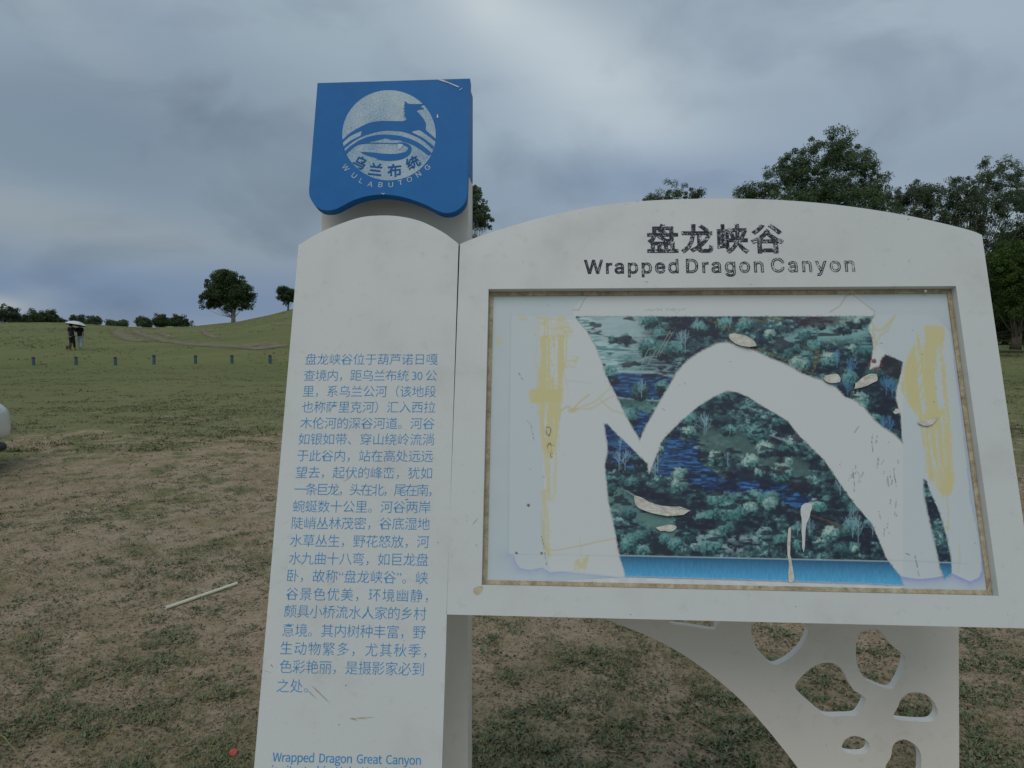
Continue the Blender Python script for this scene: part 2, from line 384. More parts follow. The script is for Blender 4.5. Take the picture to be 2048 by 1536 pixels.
def track(pts, w):
    P = [ground_hit(*p) for p in pts]; Q = []
    for i in range(len(P) - 1):
        for t in np.linspace(0, 1, 14, endpoint=False): Q.append(P[i].lerp(P[i + 1], t))
    Q.append(P[-1]); V = []; E = []; Fc = []
    for it in range(6): Q = [Q[0]] + [(Q[i - 1] + Q[i] * 2 + Q[i + 1]) / 4 for i in range(1, len(Q) - 1)] + [Q[-1]]
    nw = 7
    for i, p in enumerate(Q):
        t = (Q[min(i + 1, len(Q) - 1)] - Q[max(i - 1, 0)]); t.z = 0; t.normalize(); s = Vector((t.y, -t.x, 0))
        for k in range(nw):
            u = k / (nw - 1) * 2 - 1; q = p + s * u * w
            V.append((q.x, q.y, gz(q.x, q.y) + 0.035)); end = min(1, i / 8, (len(Q) - 1 - i) / 8)
            E.append((1.15 - abs(u) ** 1.5 * 1.5) * 0.95 * end + 0.0)
    for i in range(len(Q) - 1):
        for k in range(nw - 1): Fc.append([i * nw + k, i * nw + k + 1, (i + 1) * nw + k + 1, (i + 1) * nw + k])
    me = mesh_py('dirt_track', V, Fc, True); a = me.attributes.new('edge', 'FLOAT', 'POINT'); a.data.foreach_set('value', E)
    link('dirt_track', me, TM, kind='structure')
track([(232, 657), (238, 668), (262, 680), (300, 685)], 1.7)
track([(262, 657), (285, 669), (330, 682), (400, 690), (470, 694), (600, 700)], 1.5)
track([(315, 662), (335, 673), (360, 677)], 0.9)
track([(396, 655), (412, 668), (448, 680)], 0.7)
track([(470, 689), (520, 692), (580, 698)], 2.4)
track([(535, 645), (560, 650), (600, 652)], 0.6)
track([(235, 655), (270, 655), (330, 657)], 1.6)

# ------------------------------------------------------------------ vegetation
def leaf_mat(name, dark, light, sc_=0.9, trans=0.25):
    m, nt, b = mat_new(name); P = nt.nodes.new('ShaderNodeNewGeometry').outputs['Position']
    n = noise(nt, P, sc_, 3, 0.6); f = noise(nt, P, sc_ * 14, 2, 0.6)
    k = math_node(nt, 'ADD', math_node(nt, 'MULTIPLY', n, 0.55), math_node(nt, 'MULTIPLY', f, 0.45))
    c = ramp(nt, k, [(0.32, dark), (0.68, light)])
    nt.links.new(c, b.inputs['Base Color']); b.inputs['Roughness'].default_value = 0.6; b.inputs['Specular IOR Level'].default_value = 0.25
    tr = nt.nodes.new('ShaderNodeBsdfTranslucent'); nt.links.new(c, tr.inputs[0])
    mx = nt.nodes.new('ShaderNodeMixShader'); mx.inputs[0].default_value = trans
    nt.links.new(b.outputs[0], mx.inputs[1]); nt.links.new(tr.outputs[0], mx.inputs[2])
    nt.links.new(mx.outputs[0], nt.nodes['Material Output'].inputs[0])
    return m
LM = {'dark': leaf_mat('leaves_dark_green', (0.034, 0.060, 0.028), (0.105, 0.155, 0.068), 0.5),
      'mid': leaf_mat('leaves_mid_green', (0.056, 0.092, 0.046), (0.17, 0.235, 0.115), 0.6),
      'birch': leaf_mat('leaves_birch', (0.070, 0.104, 0.062), (0.185, 0.235, 0.140), 0.7),
      'bright': leaf_mat('leaves_fresh_green', (0.045, 0.085, 0.020), (0.12, 0.185, 0.045), 0.8),
      'far': leaf_mat('leaves_distant_haze', (0.055, 0.086, 0.064), (0.125, 0.165, 0.105), 0.3)}  # far leaves: slight haze put into a bluer, paler colour
BARK = simple('bark', (0.105, 0.085, 0.065), 0.9, 0.4, 9, 0.6)
BARKP = simple('pale_bark', (0.30, 0.28, 0.25), 0.85, 0.35, 6, 0.4)
def leaves_mesh(name, cen, rad_, per, size, flat=0.75, seed=0):
    g = np.random.default_rng(seed); n = len(cen); cen = np.asarray(cen); rad_ = np.asarray(rad_)
    idx = np.repeat(np.arange(n), per); k = len(idx)
    d = g.normal(size=(k, 3)); d /= np.linalg.norm(d, axis=1)[:, None]
    r = rad_[idx] * g.random(k) ** 0.45
    p = cen[idx] + d * r[:, None] * np.array([1, 1, flat])
    s = size * g.uniform(0.6, 1.35, k)
    a = g.normal(size=(k, 3)); a /= np.linalg.norm(a, axis=1)[:, None]
    b = np.cross(a, g.normal(size=(k, 3))); b /= np.linalg.norm(b, axis=1)[:, None]
    a = a * s[:, None]; b = b * (s * 0.55)[:, None]
    V = np.stack([p - a, p - b * 1.0, p + a, p + b], 1).reshape(-1, 3)
    Fq = np.arange(k * 4).reshape(-1, 4)
    return mesh_np(name, V, Fq)
def tree(name, label, cat, base, H, lobes, leafm, bark, nclump, per, lsize, crad, trunk_r, seed, stems=1, parts=True, group=None, spread=0.35, kind=None, shell=0.35):
    """lobes: (x, y, z, rx, ry, rz) relative to the base, in metres"""
    g = np.random.default_rng(seed); rr = random.Random(seed)
    root = empty(name, base, label=label, cat=cat, group=group)
    lob = np.array(lobes, float); vol = lob[:, 3] * lob[:, 5] * lob[:, 4]; pick = g.choice(len(lob), nclump, p=vol ** 0.75 / (vol ** 0.75).sum())
    d = g.normal(size=(nclump, 3)); d /= np.linalg.norm(d, axis=1)[:, None]
    r = g.random(nclump) ** shell
    cen = lob[pick, :3] + d * r[:, None] * lob[pick, 3:6]
    cen += g.normal(size=cen.shape) * crad * 0.25
    cen[:, 2] = np.maximum(cen[:, 2], 0.25)
    rad_ = crad * g.uniform(0.5, 1.25, nclump)
    # trunk and limbs
    parts_ = []; tops = []
    for s in range(stems):
        ang = rr.uniform(0, 6.28) if stems > 1 else 0; off = 0.25 * trunk_r * 6 * (s - (stems - 1) / 2)
        top = Vector((off * 3 + rr.uniform(-.2, .2) * spread, rr.uniform(-.3, .3) * spread, H * 0.72))
        pts = []; rs = []
        for i in range(9):
            t = i / 8; pts.append(Vector((off * 0.3, 0, -0.15)).lerp(top, t) + Vector((math.sin(t * 5 + s) * 0.05 * H * 0.25, math.cos(t * 4 + s * 2) * 0.03 * H * 0.2, 0)))
            rs.append(trunk_r * (1.25 - 0.1 * i / 8) * (1 - 0.85 * t) + (0.35 * trunk_r if i == 0 else 0))
        parts_.append(tube(pts, rs, 8)); tops.append(pts)
    limbs = []
    for i in g.choice(nclump, min(nclump, 46), replace=False):
        pts = tops[rr.randrange(stems)]; c_ = Vector(cen[i]); j = max(1, min(7, int((c_.z / H) * 6.5 * rr.uniform(0.6, 0.95))))
        p0 = pts[j]; mid = p0.lerp(c_, 0.5) + Vector((0, 0, -0.06 * (c_ - p0).length)); r0 = trunk_r * 0.34 * (1 - j / 11)
        limbs.append(tube([p0, mid, c_], [r0, r0 * 0.6, r0 * 0.18], 5))
    V, Fc = join(parts_ + ([] if parts else limbs))
    if parts:
        t_ = link('trunk', mesh_py('trunk', V, Fc, True), bark, root)
        V, Fc = join(limbs); link('branch', mesh_py('branch', V, Fc, True), bark, root, kind='stuff')
    else:
        link('trunk', mesh_py('trunk', V, Fc, True), bark, root)
    link('crown', leaves_mesh('crown', cen, rad_, per, lsize, 0.8, seed + 99), leafm, root)
    return root
def lob_px(base_px, base_py, Y, L):
    """lobes given in photo pixels (x, y, rx, ry) at distance Y -> metres"""
    s = Y / FPX * math.hypot(1, 0); res = []
    for (x, y, rx, ry) in L:
        res.append(((x - base_px) * s, random.uniform(-.3, .3) * rx * s, (base_py - y) * s, rx * s, min(rx, ry * 1.2) * s, ry * s))
    return res
def place_tree(name, label, cat, bx, by, Y, L, *a, **k):
    p = at(bx, by, Y); topy = min(y - ry for (_, y, _, ry) in L)
    return tree(name, label, cat, p, (by - topy) * Y / FPX, lob_px(bx, by, Y, L), *a, **k)
# lone broad tree on the ridge
place_tree('broadleaf_tree', 'broad round-crowned green tree standing alone on the ridge', 'tree', 466, 644, 104,
    [(458, 575, 36, 32), (440, 590, 30, 22), (480, 590, 28, 26), (455, 560, 26, 18), (425, 607, 20, 12), (490, 608, 18, 12), (462, 608, 34, 10)],
    LM['dark'], BARKP, 520, 90, 0.13, 0.62, 0.15, 3, stems=3, spread=2.2, shell=0.6)
place_tree('small_tree', 'small round dark tree on the knoll beside the white text panel', 'tree', 576, 619, 104,
    [(572, 588, 17, 16), (565, 583, 12, 10), (582, 590, 14, 13)], LM['dark'], BARK, 110, 90, 0.11, 0.42, 0.10, 5, shell=0.6)
# far trees along the ridge
gfar = 'distant trees along the ridge'
for i, (bx, top, L, lab, lm) in enumerate([
    (18, 0, [(22, 630, 22, 21), (4, 636, 14, 14), (35, 640, 12, 10)], 'leftmost dark clump of far trees on the ridge at the photo edge', 'far'),
    (72, 0, [(66, 634, 15, 13), (85, 637, 16, 15), (54, 640, 8, 10)], 'far rounded tree on the ridge, left of the umbrella', 'dark'),
    (110, 0, [(104, 636, 13, 15), (119, 644, 10, 9)], 'lower far tree close to the left of the umbrella', 'dark'),
    (152, 0, [(148, 640, 7, 9), (163, 640, 7, 9), (156, 648, 16, 8)], 'small far tree just behind the umbrella', 'far'),
    (190, 0, [(190, 643, 14, 11), (182, 648, 8, 8)], 'pale green far tree to the right of the umbrella', 'birch'),
    (236, 0, [(224, 648, 11, 6), (246, 648, 12, 7), (236, 650, 20, 5)], 'low wide bush behind the start of the dirt track', 'mid'),
    (290, 0, [(288, 644, 13, 9), (296, 648, 10, 7)], 'round pale far tree left of the darker pair on the ridge', 'birch'),
    (326, 0, [(324, 641, 13, 12), (318, 648, 8, 8)], 'left one of the dark pair of far trees on the ridge', 'dark'),
    (360, 0, [(356, 641, 16, 12), (371, 646, 12, 9), (345, 647, 10, 8)], 'right one of the dark pair of far trees on the ridge', 'dark'),
    ]):
    place_tree('distant_tree', lab, 'tree', bx, 668, 190, L, LM[lm], BARK, 150, 70, 0.17, 0.75, 0.2, 30 + i, parts=False, group=gfar, shell=0.7)
# slim tree behind the column
place_tree('slim_tree', 'slim tall tree rising behind the blue topped column', 'tree', 955, 690, 42,
    [(948, 420, 26, 40), (965, 445, 24, 30), (952, 395, 16, 20), (940, 520, 34, 60), (958, 580, 36, 60)], LM['birch'], BARKP, 330, 110, 0.055, 0.28, 0.10, 61, shell=0.6)
# the grove on the right
gg = 'trees of the grove on the right'
place_tree('grove_tree', 'small pointed treetop showing just above the arch of the board', 'tree', 1345, 690, 60,
    [(1345, 392, 28, 30), (1310, 402, 26, 20), (1290, 412, 20, 14), (1388, 396, 20, 19), (1345, 450, 70, 45), (1345, 540, 80, 70)], LM['mid'], BARK, 420, 130, 0.060, 0.42, 0.2, 62, group=gg, shell=0.6)
place_tree('grove_tree', 'tallest, broadest dark tree behind the right half of the board', 'tree', 1640, 690, 46,
    [(1655, 318, 52, 50), (1600, 335, 46, 46), (1712, 340, 36, 46), (1575, 365, 48, 48), (1650, 390, 110, 75), (1535, 385, 38, 34), (1505, 395, 36, 26), (1480, 393, 14, 12),
     (1740, 395, 38, 50), (1640, 470, 165, 70), (1640, 430, 140, 60), (1620, 580, 150, 60)], LM['mid'], BARK, 1150, 137, 0.056, 0.42, 0.28, 63, stems=2, group=gg, shell=0.7)
place_tree('grove_tree', 'lower leafy tree in the dip between the two tall groves', 'tree', 1810, 690, 50,
    [(1818, 398, 38, 30), (1785, 415, 34, 34), (1850, 410, 28, 34), (1820, 450, 70, 50), (1810, 540, 70, 70)], LM['birch'], BARK, 420, 130, 0.056, 0.42, 0.2, 64, group=gg, shell=0.6)
place_tree('grove_tree', 'airy tree with sky showing through it right of the dip', 'tree', 1935, 690, 48,
    [(1905, 388, 36, 34), (1970, 362, 52, 46), (2015, 370, 28, 40), (1930, 420, 60, 45), (1990, 420, 50, 60), (1885, 405, 24, 24), (1940, 480, 85, 40), (1900, 450, 60, 40)], LM['birch'], BARK, 480, 87, 0.056, 0.34, 0.2, 65, stems=3, group=gg, shell=0.55)
place_tree('grove_tree', 'dark tree at the right edge of the photo behind the airy one', 'tree', 2060, 690, 52,
    [(2055, 400, 40, 40), (2075, 450, 60, 70), (2050, 500, 60, 60), (2080, 380, 50, 40)], LM['dark'], BARK, 460, 137, 0.064, 0.45, 0.24, 66, group=gg, shell=0.6)
place_tree('grove_tree', 'bright green leafy tree at the right edge beside the board', 'tree', 2030, 694, 40,
    [(2035, 510, 45, 34), (2010, 545, 38, 36), (2045, 560, 50, 55), (2000, 520, 26, 22), (2030, 610, 45, 35)], LM['bright'], BARK, 480, 145, 0.048, 0.34, 0.15, 67, stems=2, group=gg, shell=0.55)
place_tree('grove_tree', 'shaded bushy tree low behind the right upright of the board', 'tree', 1960, 692, 46,
    [(1965, 540, 55, 45), (1950, 600, 70, 60), (1990, 600, 50, 55), (2040, 620, 60, 55), (2090, 600, 60, 70), (2000, 650, 70, 30), (2060, 660, 60, 26)], LM['dark'], BARK, 560, 145, 0.064, 0.5, 0.2, 68, stems=3, group=gg)
for i, (bx, yy, lab) in enumerate([(2010, 62, 'dense dark thicket tree deep in the grove at the right edge'), (2090, 66, 'dense dark thicket tree beyond the right edge of the photo'), (1900, 66, 'dense dark thicket tree hidden mostly by the board')]):
    place_tree('grove_tree', lab, 'tree', bx, 692, yy, [(bx, 560, 60, 60), (bx - 30, 630, 50, 50), (bx + 30, 630, 50, 50), (bx, 660, 60, 30), (bx, 500, 50, 40)],
        LM['dark'], BARK, 380, 90, 0.12, 0.6, 0.2, 80 + i, group=gg, parts=False, shell=0.6)

# ---- grass and weeds (nobody could count them)
def ground_cover():
    g = np.random.default_rng(5)
    def scatter(n, y0, y1, wmax=0.85):
        # density falls with distance so that near soil is finely covered
        u = g.random(n); y = y0 * (y1 / y0) ** u
        x = (g.random(n) * 2 - 1) * wmax * y
        return x, y
    V_all, C_all = [], []
    def blades(x, y, n_per, length, width, splay, col_lo, col_hi, seed, flatness=0.0, yel=0.15):
        g = np.random.default_rng(seed); k = len(x) * n_per; idx = np.repeat(np.arange(len(x)), n_per)
        sc_ = g.uniform(0.55, 1.4, len(x))[idx]
        th = g.uniform(0, 2 * np.pi, k); L = length * sc_ * g.uniform(0.5, 1.3, k)
        elev = np.radians(g.uniform(12, 75, k)) * (1 - flatness) + np.radians(12) * flatness
        ox = x[idx] + np.cos(th) * splay * sc_ * g.random(k); oy = y[idx] + np.sin(th) * splay * sc_ * g.random(k)
        th2 = th + g.normal(0, 0.7, k)
        dx, dy, dz = np.cos(th2) * np.cos(elev), np.sin(th2) * np.cos(elev), np.sin(elev)
        z0 = terrain(ox, oy) + 0.001
        w = width * sc_ * g.uniform(0.6, 1.3, k); sx, sy = -np.sin(th2) * w, np.cos(th2) * w
        p0 = np.stack([ox, oy, z0], 1)
        droop = g.uniform(0.0, 0.35, k) * L
        p1 = p0 + np.stack([dx * L * .5, dy * L * .5, dz * L * .55], 1)
        p2 = p0 + np.stack([dx * L, dy * L, dz * L - droop * np.cos(elev)], 1); p2[:, 2] = np.maximum(p2[:, 2], z0 + 0.002)
        s = np.stack([sx, sy, g.normal(0, .4, k) * w], 1)
        V = np.stack([p0, p1 - s, p2, p1 + s], 1).reshape(-1, 3)
        t = g.random(len(x))[idx] * 0.7 + g.random(k) * 0.3
        c = np.array(col_lo)[None] * (1 - t[:, None]) + np.array(col_hi)[None] * t[:, None]
        ye = g.random(len(x))[idx] < yel
        c[ye] = c[ye] * 0.45 + np.array([0.26, 0.22, 0.11]) * 0.55
        V_all.append(V); C_all.append(np.repeat(c, 4, 0))
    # broad-leaved weeds in drifts
    x, y = scatter(90000, 1.9, 16); k = fbm(x * 0.9, y * 0.9, 3, 21) * 0.38 + fbm(x * 7.5, y * 7.5, 2, 31) * 0.62
    s = (k + g.normal(0, .10, len(k))) > 0.57; x, y = x[s][:30000], y[s][:30000]
    blades(x, y, 5, 0.023, 0.0036, 0.020, (0.065, 0.095, 0.048), (0.22, 0.25, 0.145), 1, 0.30, 0.08)
    # thin grass
    x, y = scatter(50000, 1.9, 15); k = fbm(x * 1.3 + 9, y * 1.3, 3, 41) * 0.6 + fbm(x * 6, y * 6, 2, 51) * 0.4
    s = (k + g.normal(0, .08, len(k))) > 0.53; x, y = x[s][:15000], y[s][:15000]
    blades(x, y, 7, 0.034, 0.0011, 0.022, (0.12, 0.14, 0.060), (0.25, 0.26, 0.125), 2, 0.1, 0.4)
    # dry litter everywhere
    x, y = scatter(34000, 1.9, 14)
    blades(x, y, 2, 0.022, 0.0016, 0.03, (0.17, 0.13, 0.08), (0.36, 0.31, 0.21), 3, 0.95, 0.3)
    x, y = scatter(22000, 1.9, 12)
    blades(x, y, 2, 0.012, 0.004, 0.03, (0.06, 0.045, 0.035), (0.16, 0.12, 0.085), 6, 0.98, 0.0)
    # single taller stalks
    x, y = scatter(500, 2.0, 9)
    blades(x, y, 2, 0.11, 0.0012, 0.01, (0.10, 0.12, 0.05), (0.20, 0.20, 0.10), 4, 0.0, 0.4)
    # sward further out
    x, y = scatter(70000, 9, 34, 0.8); k = fbm(x * 0.6, y * 1.2, 3, 61) * .5 + fbm(x * 3, y * 3, 2, 63) * .5; s = (k + g.normal(0, .06, len(k))) > 0.55; x, y = x[s][:24000], y[s][:24000]
    blades(x, y, 4, 0.045, 0.006, 0.06, (0.085, 0.105, 0.045), (0.165, 0.175, 0.085), 5, 0.3, 0.25)
    # clumps on the slope up to the skyline
    n = 16000; y = g.uniform(34, 104, n); px = g.uniform(-300, 2300, n); x = (px - 1024) / FPX * y; k = fbm(x * .25, y * .12, 3, 67); s = (k + g.normal(0, .1, n)) > .56; x, y = x[s], y[s]
    blades(x, y, 4, 0.11, 0.022, 0.12, (0.075, 0.10, 0.040), (0.20, 0.21, 0.10), 7, 0.3, 0.25)
    V = np.vstack(V_all); Cc = np.vstack(C_all); me = mesh_np('grass', V, np.arange(len(V)).reshape(-1, 4))
    a = me.color_attributes.new('print', 'FLOAT_COLOR', 'POINT'); a.data.foreach_set('color', np.hstack([Cc, np.ones((len(Cc), 1))]).astype(np.float32).ravel())
    m = attr_mat('grass_blades', 0.7, 0.2)
    link('grass', me, m, kind='stuff', label='low weeds and thin grass on the sandy soil', cat='grass')
ground_cover()

# ------------------------------------------------------------------ the sign
YAW = rad(3.73); LEAN = math.atan(FPX / 6095) + PITCH
u_ = Vector((math.cos(YAW), -math.sin(YAW), 0)); back = Vector((math.sin(YAW), math.cos(YAW), 0))
class Plane:
    def __init__(s, o, lean):
        s.o = o; s.u = u_; s.v = (Vector((0, 0, 1)) * math.cos(lean) + back * math.sin(lean)); s.n = s.u.cross(s.v) # towards camera
    def uv(s, px, py):
        d = ray(px, py); t = (s.o - EYEV).dot(s.n) / d.dot(s.n); p = EYEV + d * t - s.o; return (p.dot(s.u), p.dot(s.v))
    def pt(s, u, v, h=0.0): return s.o + s.u * u + s.v * v + s.n * h
    def mat(s): m = Matrix((s.u, s.v, s.n)).transposed().to_4x4(); m.translation = s.o; return m
COL_LEAN = PITCH + rad(0.4)         # the whole stand leans back a little
colP = Plane(at(790, 450, 1.62), COL_LEAN)
def col_at(px, py):              # point on the column front
    u, v = colP.uv(px, py); return colP.pt(u, v)
panP = Plane(col_at(765, 432) + (-back) * 0.075, LEAN)
headP = Plane(col_at(790, 162) + (-back) * 0.022, LEAN)
brP = Plane(colP.o + back * 0.012, COL_LEAN)
SIGN = empty('information_sign', (panP.o.x + 0.3, panP.o.y, 0), label='large white sign with blue emblem head, lettered panel and torn poster board', cat='sign')
SI = SIGN.matrix_basis.inverted() if False else Matrix.Translation(-Vector(SIGN.location))
def place(o, parent, plane=None):
    """o's mesh is in plane-local (u, v, h) coordinates"""
    o.parent = parent
    o.matrix_parent_inverse = Matrix.Identity(4)
    W = plane.mat() if plane else Matrix.Identity(4)
    pw = wm(parent); o.matrix_basis = pw.inverted() @ W
    return o
def wm(o):
    m = o.matrix_basis.copy()
    while o.parent: o = o.parent; m = o.matrix_basis @ m
    return m
def prism(name, loops, h0, h1, mat, parent, plane, bev=0.0, **k):
    """loops: outer then holes, in uv; extruded from h0 (back) to h1 (front) along the normal"""
    polys = [[Vector((a, b, 0)) for a, b in l] for l in loops]; tri = tessellate_polygon(polys)
    flat = [q for l in polys for q in l]; n = len(flat)
    V = [(q.x, q.y, h1) for q in flat] + [(q.x, q.y, h0) for q in flat]; Fc = []
    for t in tri:
        a, b, c_ = (flat[i] for i in t); s = (b - a).cross(c_ - a).z
        if abs(s) < 1e-12: continue
        t = list(t) if s > 0 else list(t)[::-1]; Fc.append(t); Fc.append([i + n for i in t][::-1])
    st = 0
    for li, l in enumerate(polys):
        m_ = len(l); area = sum(l[i].x * l[(i + 1) % m_].y - l[(i + 1) % m_].x * l[i].y for i in range(m_))
        for i in range(m_):
            j = (i + 1) % m_; q = [st + i, st + j, st + j + n, st + i + n]
            if (area > 0) == (li == 0): q = q[::-1]
            Fc.append(q)
        st += m_
    me = mesh_py(name, V, Fc); o = bpy.data.objects.new(name, me); COL.objects.link(o); me.materials.append(mat); tag(o, **k)
    place(o, parent, plane)
    if bev: bevel(o, bev)
    return o
def flatpoly(name, loops, h, mat, parent, plane, **k):
    polys = [[Vector((a, b, 0)) for a, b in l] for l in loops]; tri = tessellate_polygon(polys); flat = [q for l in polys for q in l]; Fc = []
    for t in tri:
        a, b, c_ = (flat[i] for i in t); s = (b - a).cross(c_ - a).z
        if abs(s) < 1e-13: continue
        Fc.append(list(t) if s > 0 else list(t)[::-1])
    me = mesh_py(name, [(q.x, q.y, h) for q in flat], Fc); o = bpy.data.objects.new(name, me); COL.objects.link(o); me.materials.append(mat); tag(o, **k)
    return place(o, parent, plane)
def UV(P, pts): return [P.uv(*p) for p in pts]
def smooth_loop(pts, n=6, closed=True):       # catmull-rom
    r = []; m_ = len(pts); rng_ = range(m_ if closed else m_ - 1)
    for i in rng_:
        g = lambda k: pts[k % m_] if closed else pts[max(0, min(m_ - 1, k))]
        a, b, c_, d = g(i - 1), g(i), g(i + 1), g(i + 2)
        for t in [q / n for q in range(n)]:
            r.append(tuple(0.5 * (2 * b[k] + (c_[k] - a[k]) * t + (2 * a[k] - 5 * b[k] + 4 * c_[k] - d[k]) * t * t + (3 * b[k] - a[k] - 3 * c_[k] + d[k]) * t ** 3) for k in (0, 1)))
    if not closed: r.append(pts[-1])
    return r

# column: vertical box behind everything
cu0 = colP.uv(643, 450)[0]; cu1 = colP.uv(937, 450)[0]; vtop = colP.uv(790, 170)[1]; vground = (-colP.o.z - 0.02) / math.cos(COL_LEAN); vblue = colP.uv(940, 349)[1]
COLD = 0.075
column = prism('column', [[(cu0, vground), (cu1, vground), (cu1, vblue), (cu0, vblue)]], -COLD, 0, M['column'], SIGN, colP, 0.002)
prism('column_sleeve', [[(cu0 - .0005, vblue), (cu1 + .0005, vblue), (cu1 + .0005, vtop), (cu0 - .0005, vtop)]], -COLD - .0005, 0.0005, M['blue'], SIGN, colP, 0.002, label='blue painted top of the column')
prism('base_plate', [[(cu0 - .06, vground), (cu1 + .06, vground), (cu1 + .06, vground + .035), (cu0 - .06, vground + .035)]], -COLD - .06, 0.06, M['column'], SIGN, colP, 0.002)

# head: leaning blue plate with a wavy lower edge
hl = [(635, 166), (940, 157)]
right = [(937.5, 280), (934, 385), (931, 402), (922, 415), (907, 424), (890, 426), (874, 421)]
wave = [(874, 421), (850, 409), (820, 398), (790, 391), (762, 389), (735, 392), (708, 400), (688, 410), (672, 418), (655, 421), (640, 418), (627, 407), (619, 392), (618, 378)]
hp = UV(headP, [hl[0]] + [hl[1]] + right[:1]) + smooth_loop(UV(headP, right[1:] + wave[1:]), 4, False)
HEADT = 0.022
head = prism('emblem_head', [hp[::-1]], -HEADT, 0, M['blue'], SIGN, headP, 0.0015)
# emblem, traced in the photo
Z1 = lambda X, Y: (600 + X / 4.267, 140 + Y / 4.267)
def hz(pts): return [headP.uv(*Z1(*p)) for p in pts]
cx_, cy_, rx_, ry_ = 760, 558, 399, 385
def circ(a, k=1.0, kx=None): return (cx_ + rx_ * k * math.cos(a), cy_ - ry_ * k * math.sin(a))
flatpoly('emblem_disc', [hz([circ(i / 72 * 2 * math.pi) for i in range(72)])], 0.0004, M['emblem'], head, headP)
def arc_band(pts_top, pts_bot): return smooth_loop(pts_top, 6, False) + smooth_loop(pts_bot, 6, False)[::-1]
horse = smooth_loop([(362, 598), (420, 545), (500, 495), (600, 450), (700, 436), (800, 437), (880, 438)], 5, False) + \
    [(908, 425), (902, 400), (885, 412), (900, 385), (884, 392), (898, 360), (882, 365), (898, 335), (880, 338), (897, 310), (885, 310), (896, 288), (890, 268), (905, 272), (925, 290), (990, 292), (1056, 290), (1060, 300), (1040, 306), (1036, 320), (1058, 328), (1056, 338), (1020, 340), (996, 352)] + \
    smooth_loop([(996, 352), (1030, 385), (1062, 430), (1076, 462), (1074, 495), (1078, 515), (1110, 545), (1160, 590)], 4, False) + [(1153, 610)] + \
    smooth_loop([(1153, 610), (1110, 575), (1060, 540), (1020, 515), (985, 518), (955, 530), (980, 545), (1050, 580), (1110, 625), (1145, 655)], 3, False) + [(1132, 680)] + \
    smooth_loop([(1132, 680), (1070, 620), (1000, 575), (900, 535), (800, 520), (700, 522), (600, 545), (510, 580), (430, 630), (372, 680)], 5, False) + [(367, 658)] + \
    smooth_loop([(367, 658), (430, 605), (515, 562), (522, 540), (520, 524), (430, 565), (364, 622)], 4, False)
flatpoly('emblem_horse', [hz(horse)], 0.0008, M['blue'], head, headP)
band = smooth_loop([(378, 700), (440, 645), (530, 590), (640, 558), (740, 552), (860, 565), (980, 605), (1060, 655), (1128, 712)], 5, False) + [(1100, 735)] + \
    smooth_loop([(1100, 735), (1040, 690), (980, 650), (930, 628), (880, 612), (840, 600), (780, 598), (740, 585), (700, 592), (650, 605), (610, 612), (570, 628), (500, 640), (440, 680), (394, 724)], 4, False)
flatpoly('emblem_band', [hz(band)], 0.0008, M['blue'], head, headP)
river = smooth_loop([(500, 632), (600, 628), (720, 630), (820, 634), (880, 640), (920, 660), (912, 690), (870, 708), (800, 718), (720, 716), (620, 706), (520, 702), (570, 730), (640, 750), (680, 768), (760, 776), (850, 768), (915, 740), (950, 700), (948, 655), (920, 632), (870, 618), (800, 626), (700, 622), (600, 622)], 5)
flatpoly('emblem_river', [hz(river)], 0.0010, M['blue'], head, headP)

FONT_DIR = bpy.utils.system_resource('DATAFILES', path='fonts')
def bundled_font(f):                      # the fonts that ship with Blender itself
    try: return bpy.data.fonts.load(FONT_DIR + '/' + f)
    except Exception: return None
F_LATIN = bundled_font('Inter.woff2'); F_CJK = bundled_font('Noto Sans CJK Regular.woff2')
def text_mesh(s, size=1.0, spacing=1.0, offset=0.0, fill=True, outline=0.0, res=3):
    K = 1.0 / size; size, offset, outline = 1.0, offset * K, outline * K    # fill at unit size: tiny curves tessellate badly
    cu = bpy.data.curves.new('t', 'FONT'); cu.body = s; cu.size = size; cu.space_character = spacing; cu.offset = offset; cu.resolution_u = res
    if all(ord(q) < 128 for q in s):
        f = F_CJK if '  ' in s else F_LATIN
        if f: cu.font = f
    if not fill: cu.fill_mode = 'NONE'; cu.bevel_depth = outline; cu.bevel_resolution = 0
    o = bpy.data.objects.new('t', cu); COL.objects.link(o); dg = bpy.context.evaluated_depsgraph_get(); dg.update()
    me = bpy.data.meshes.new_from_object(o.evaluated_get(dg)); COL.objects.unlink(o); bpy.data.objects.remove(o); bpy.data.curves.remove(cu)
    me.transform(Matrix.Scale(1.0 / K, 4))
    return me
CAP1 = CAP2 = None
def mesh_co(me):
    a = np.empty(len(me.vertices) * 3, np.float32); me.vertices.foreach_get('co', a); return a.reshape(-1, 3)
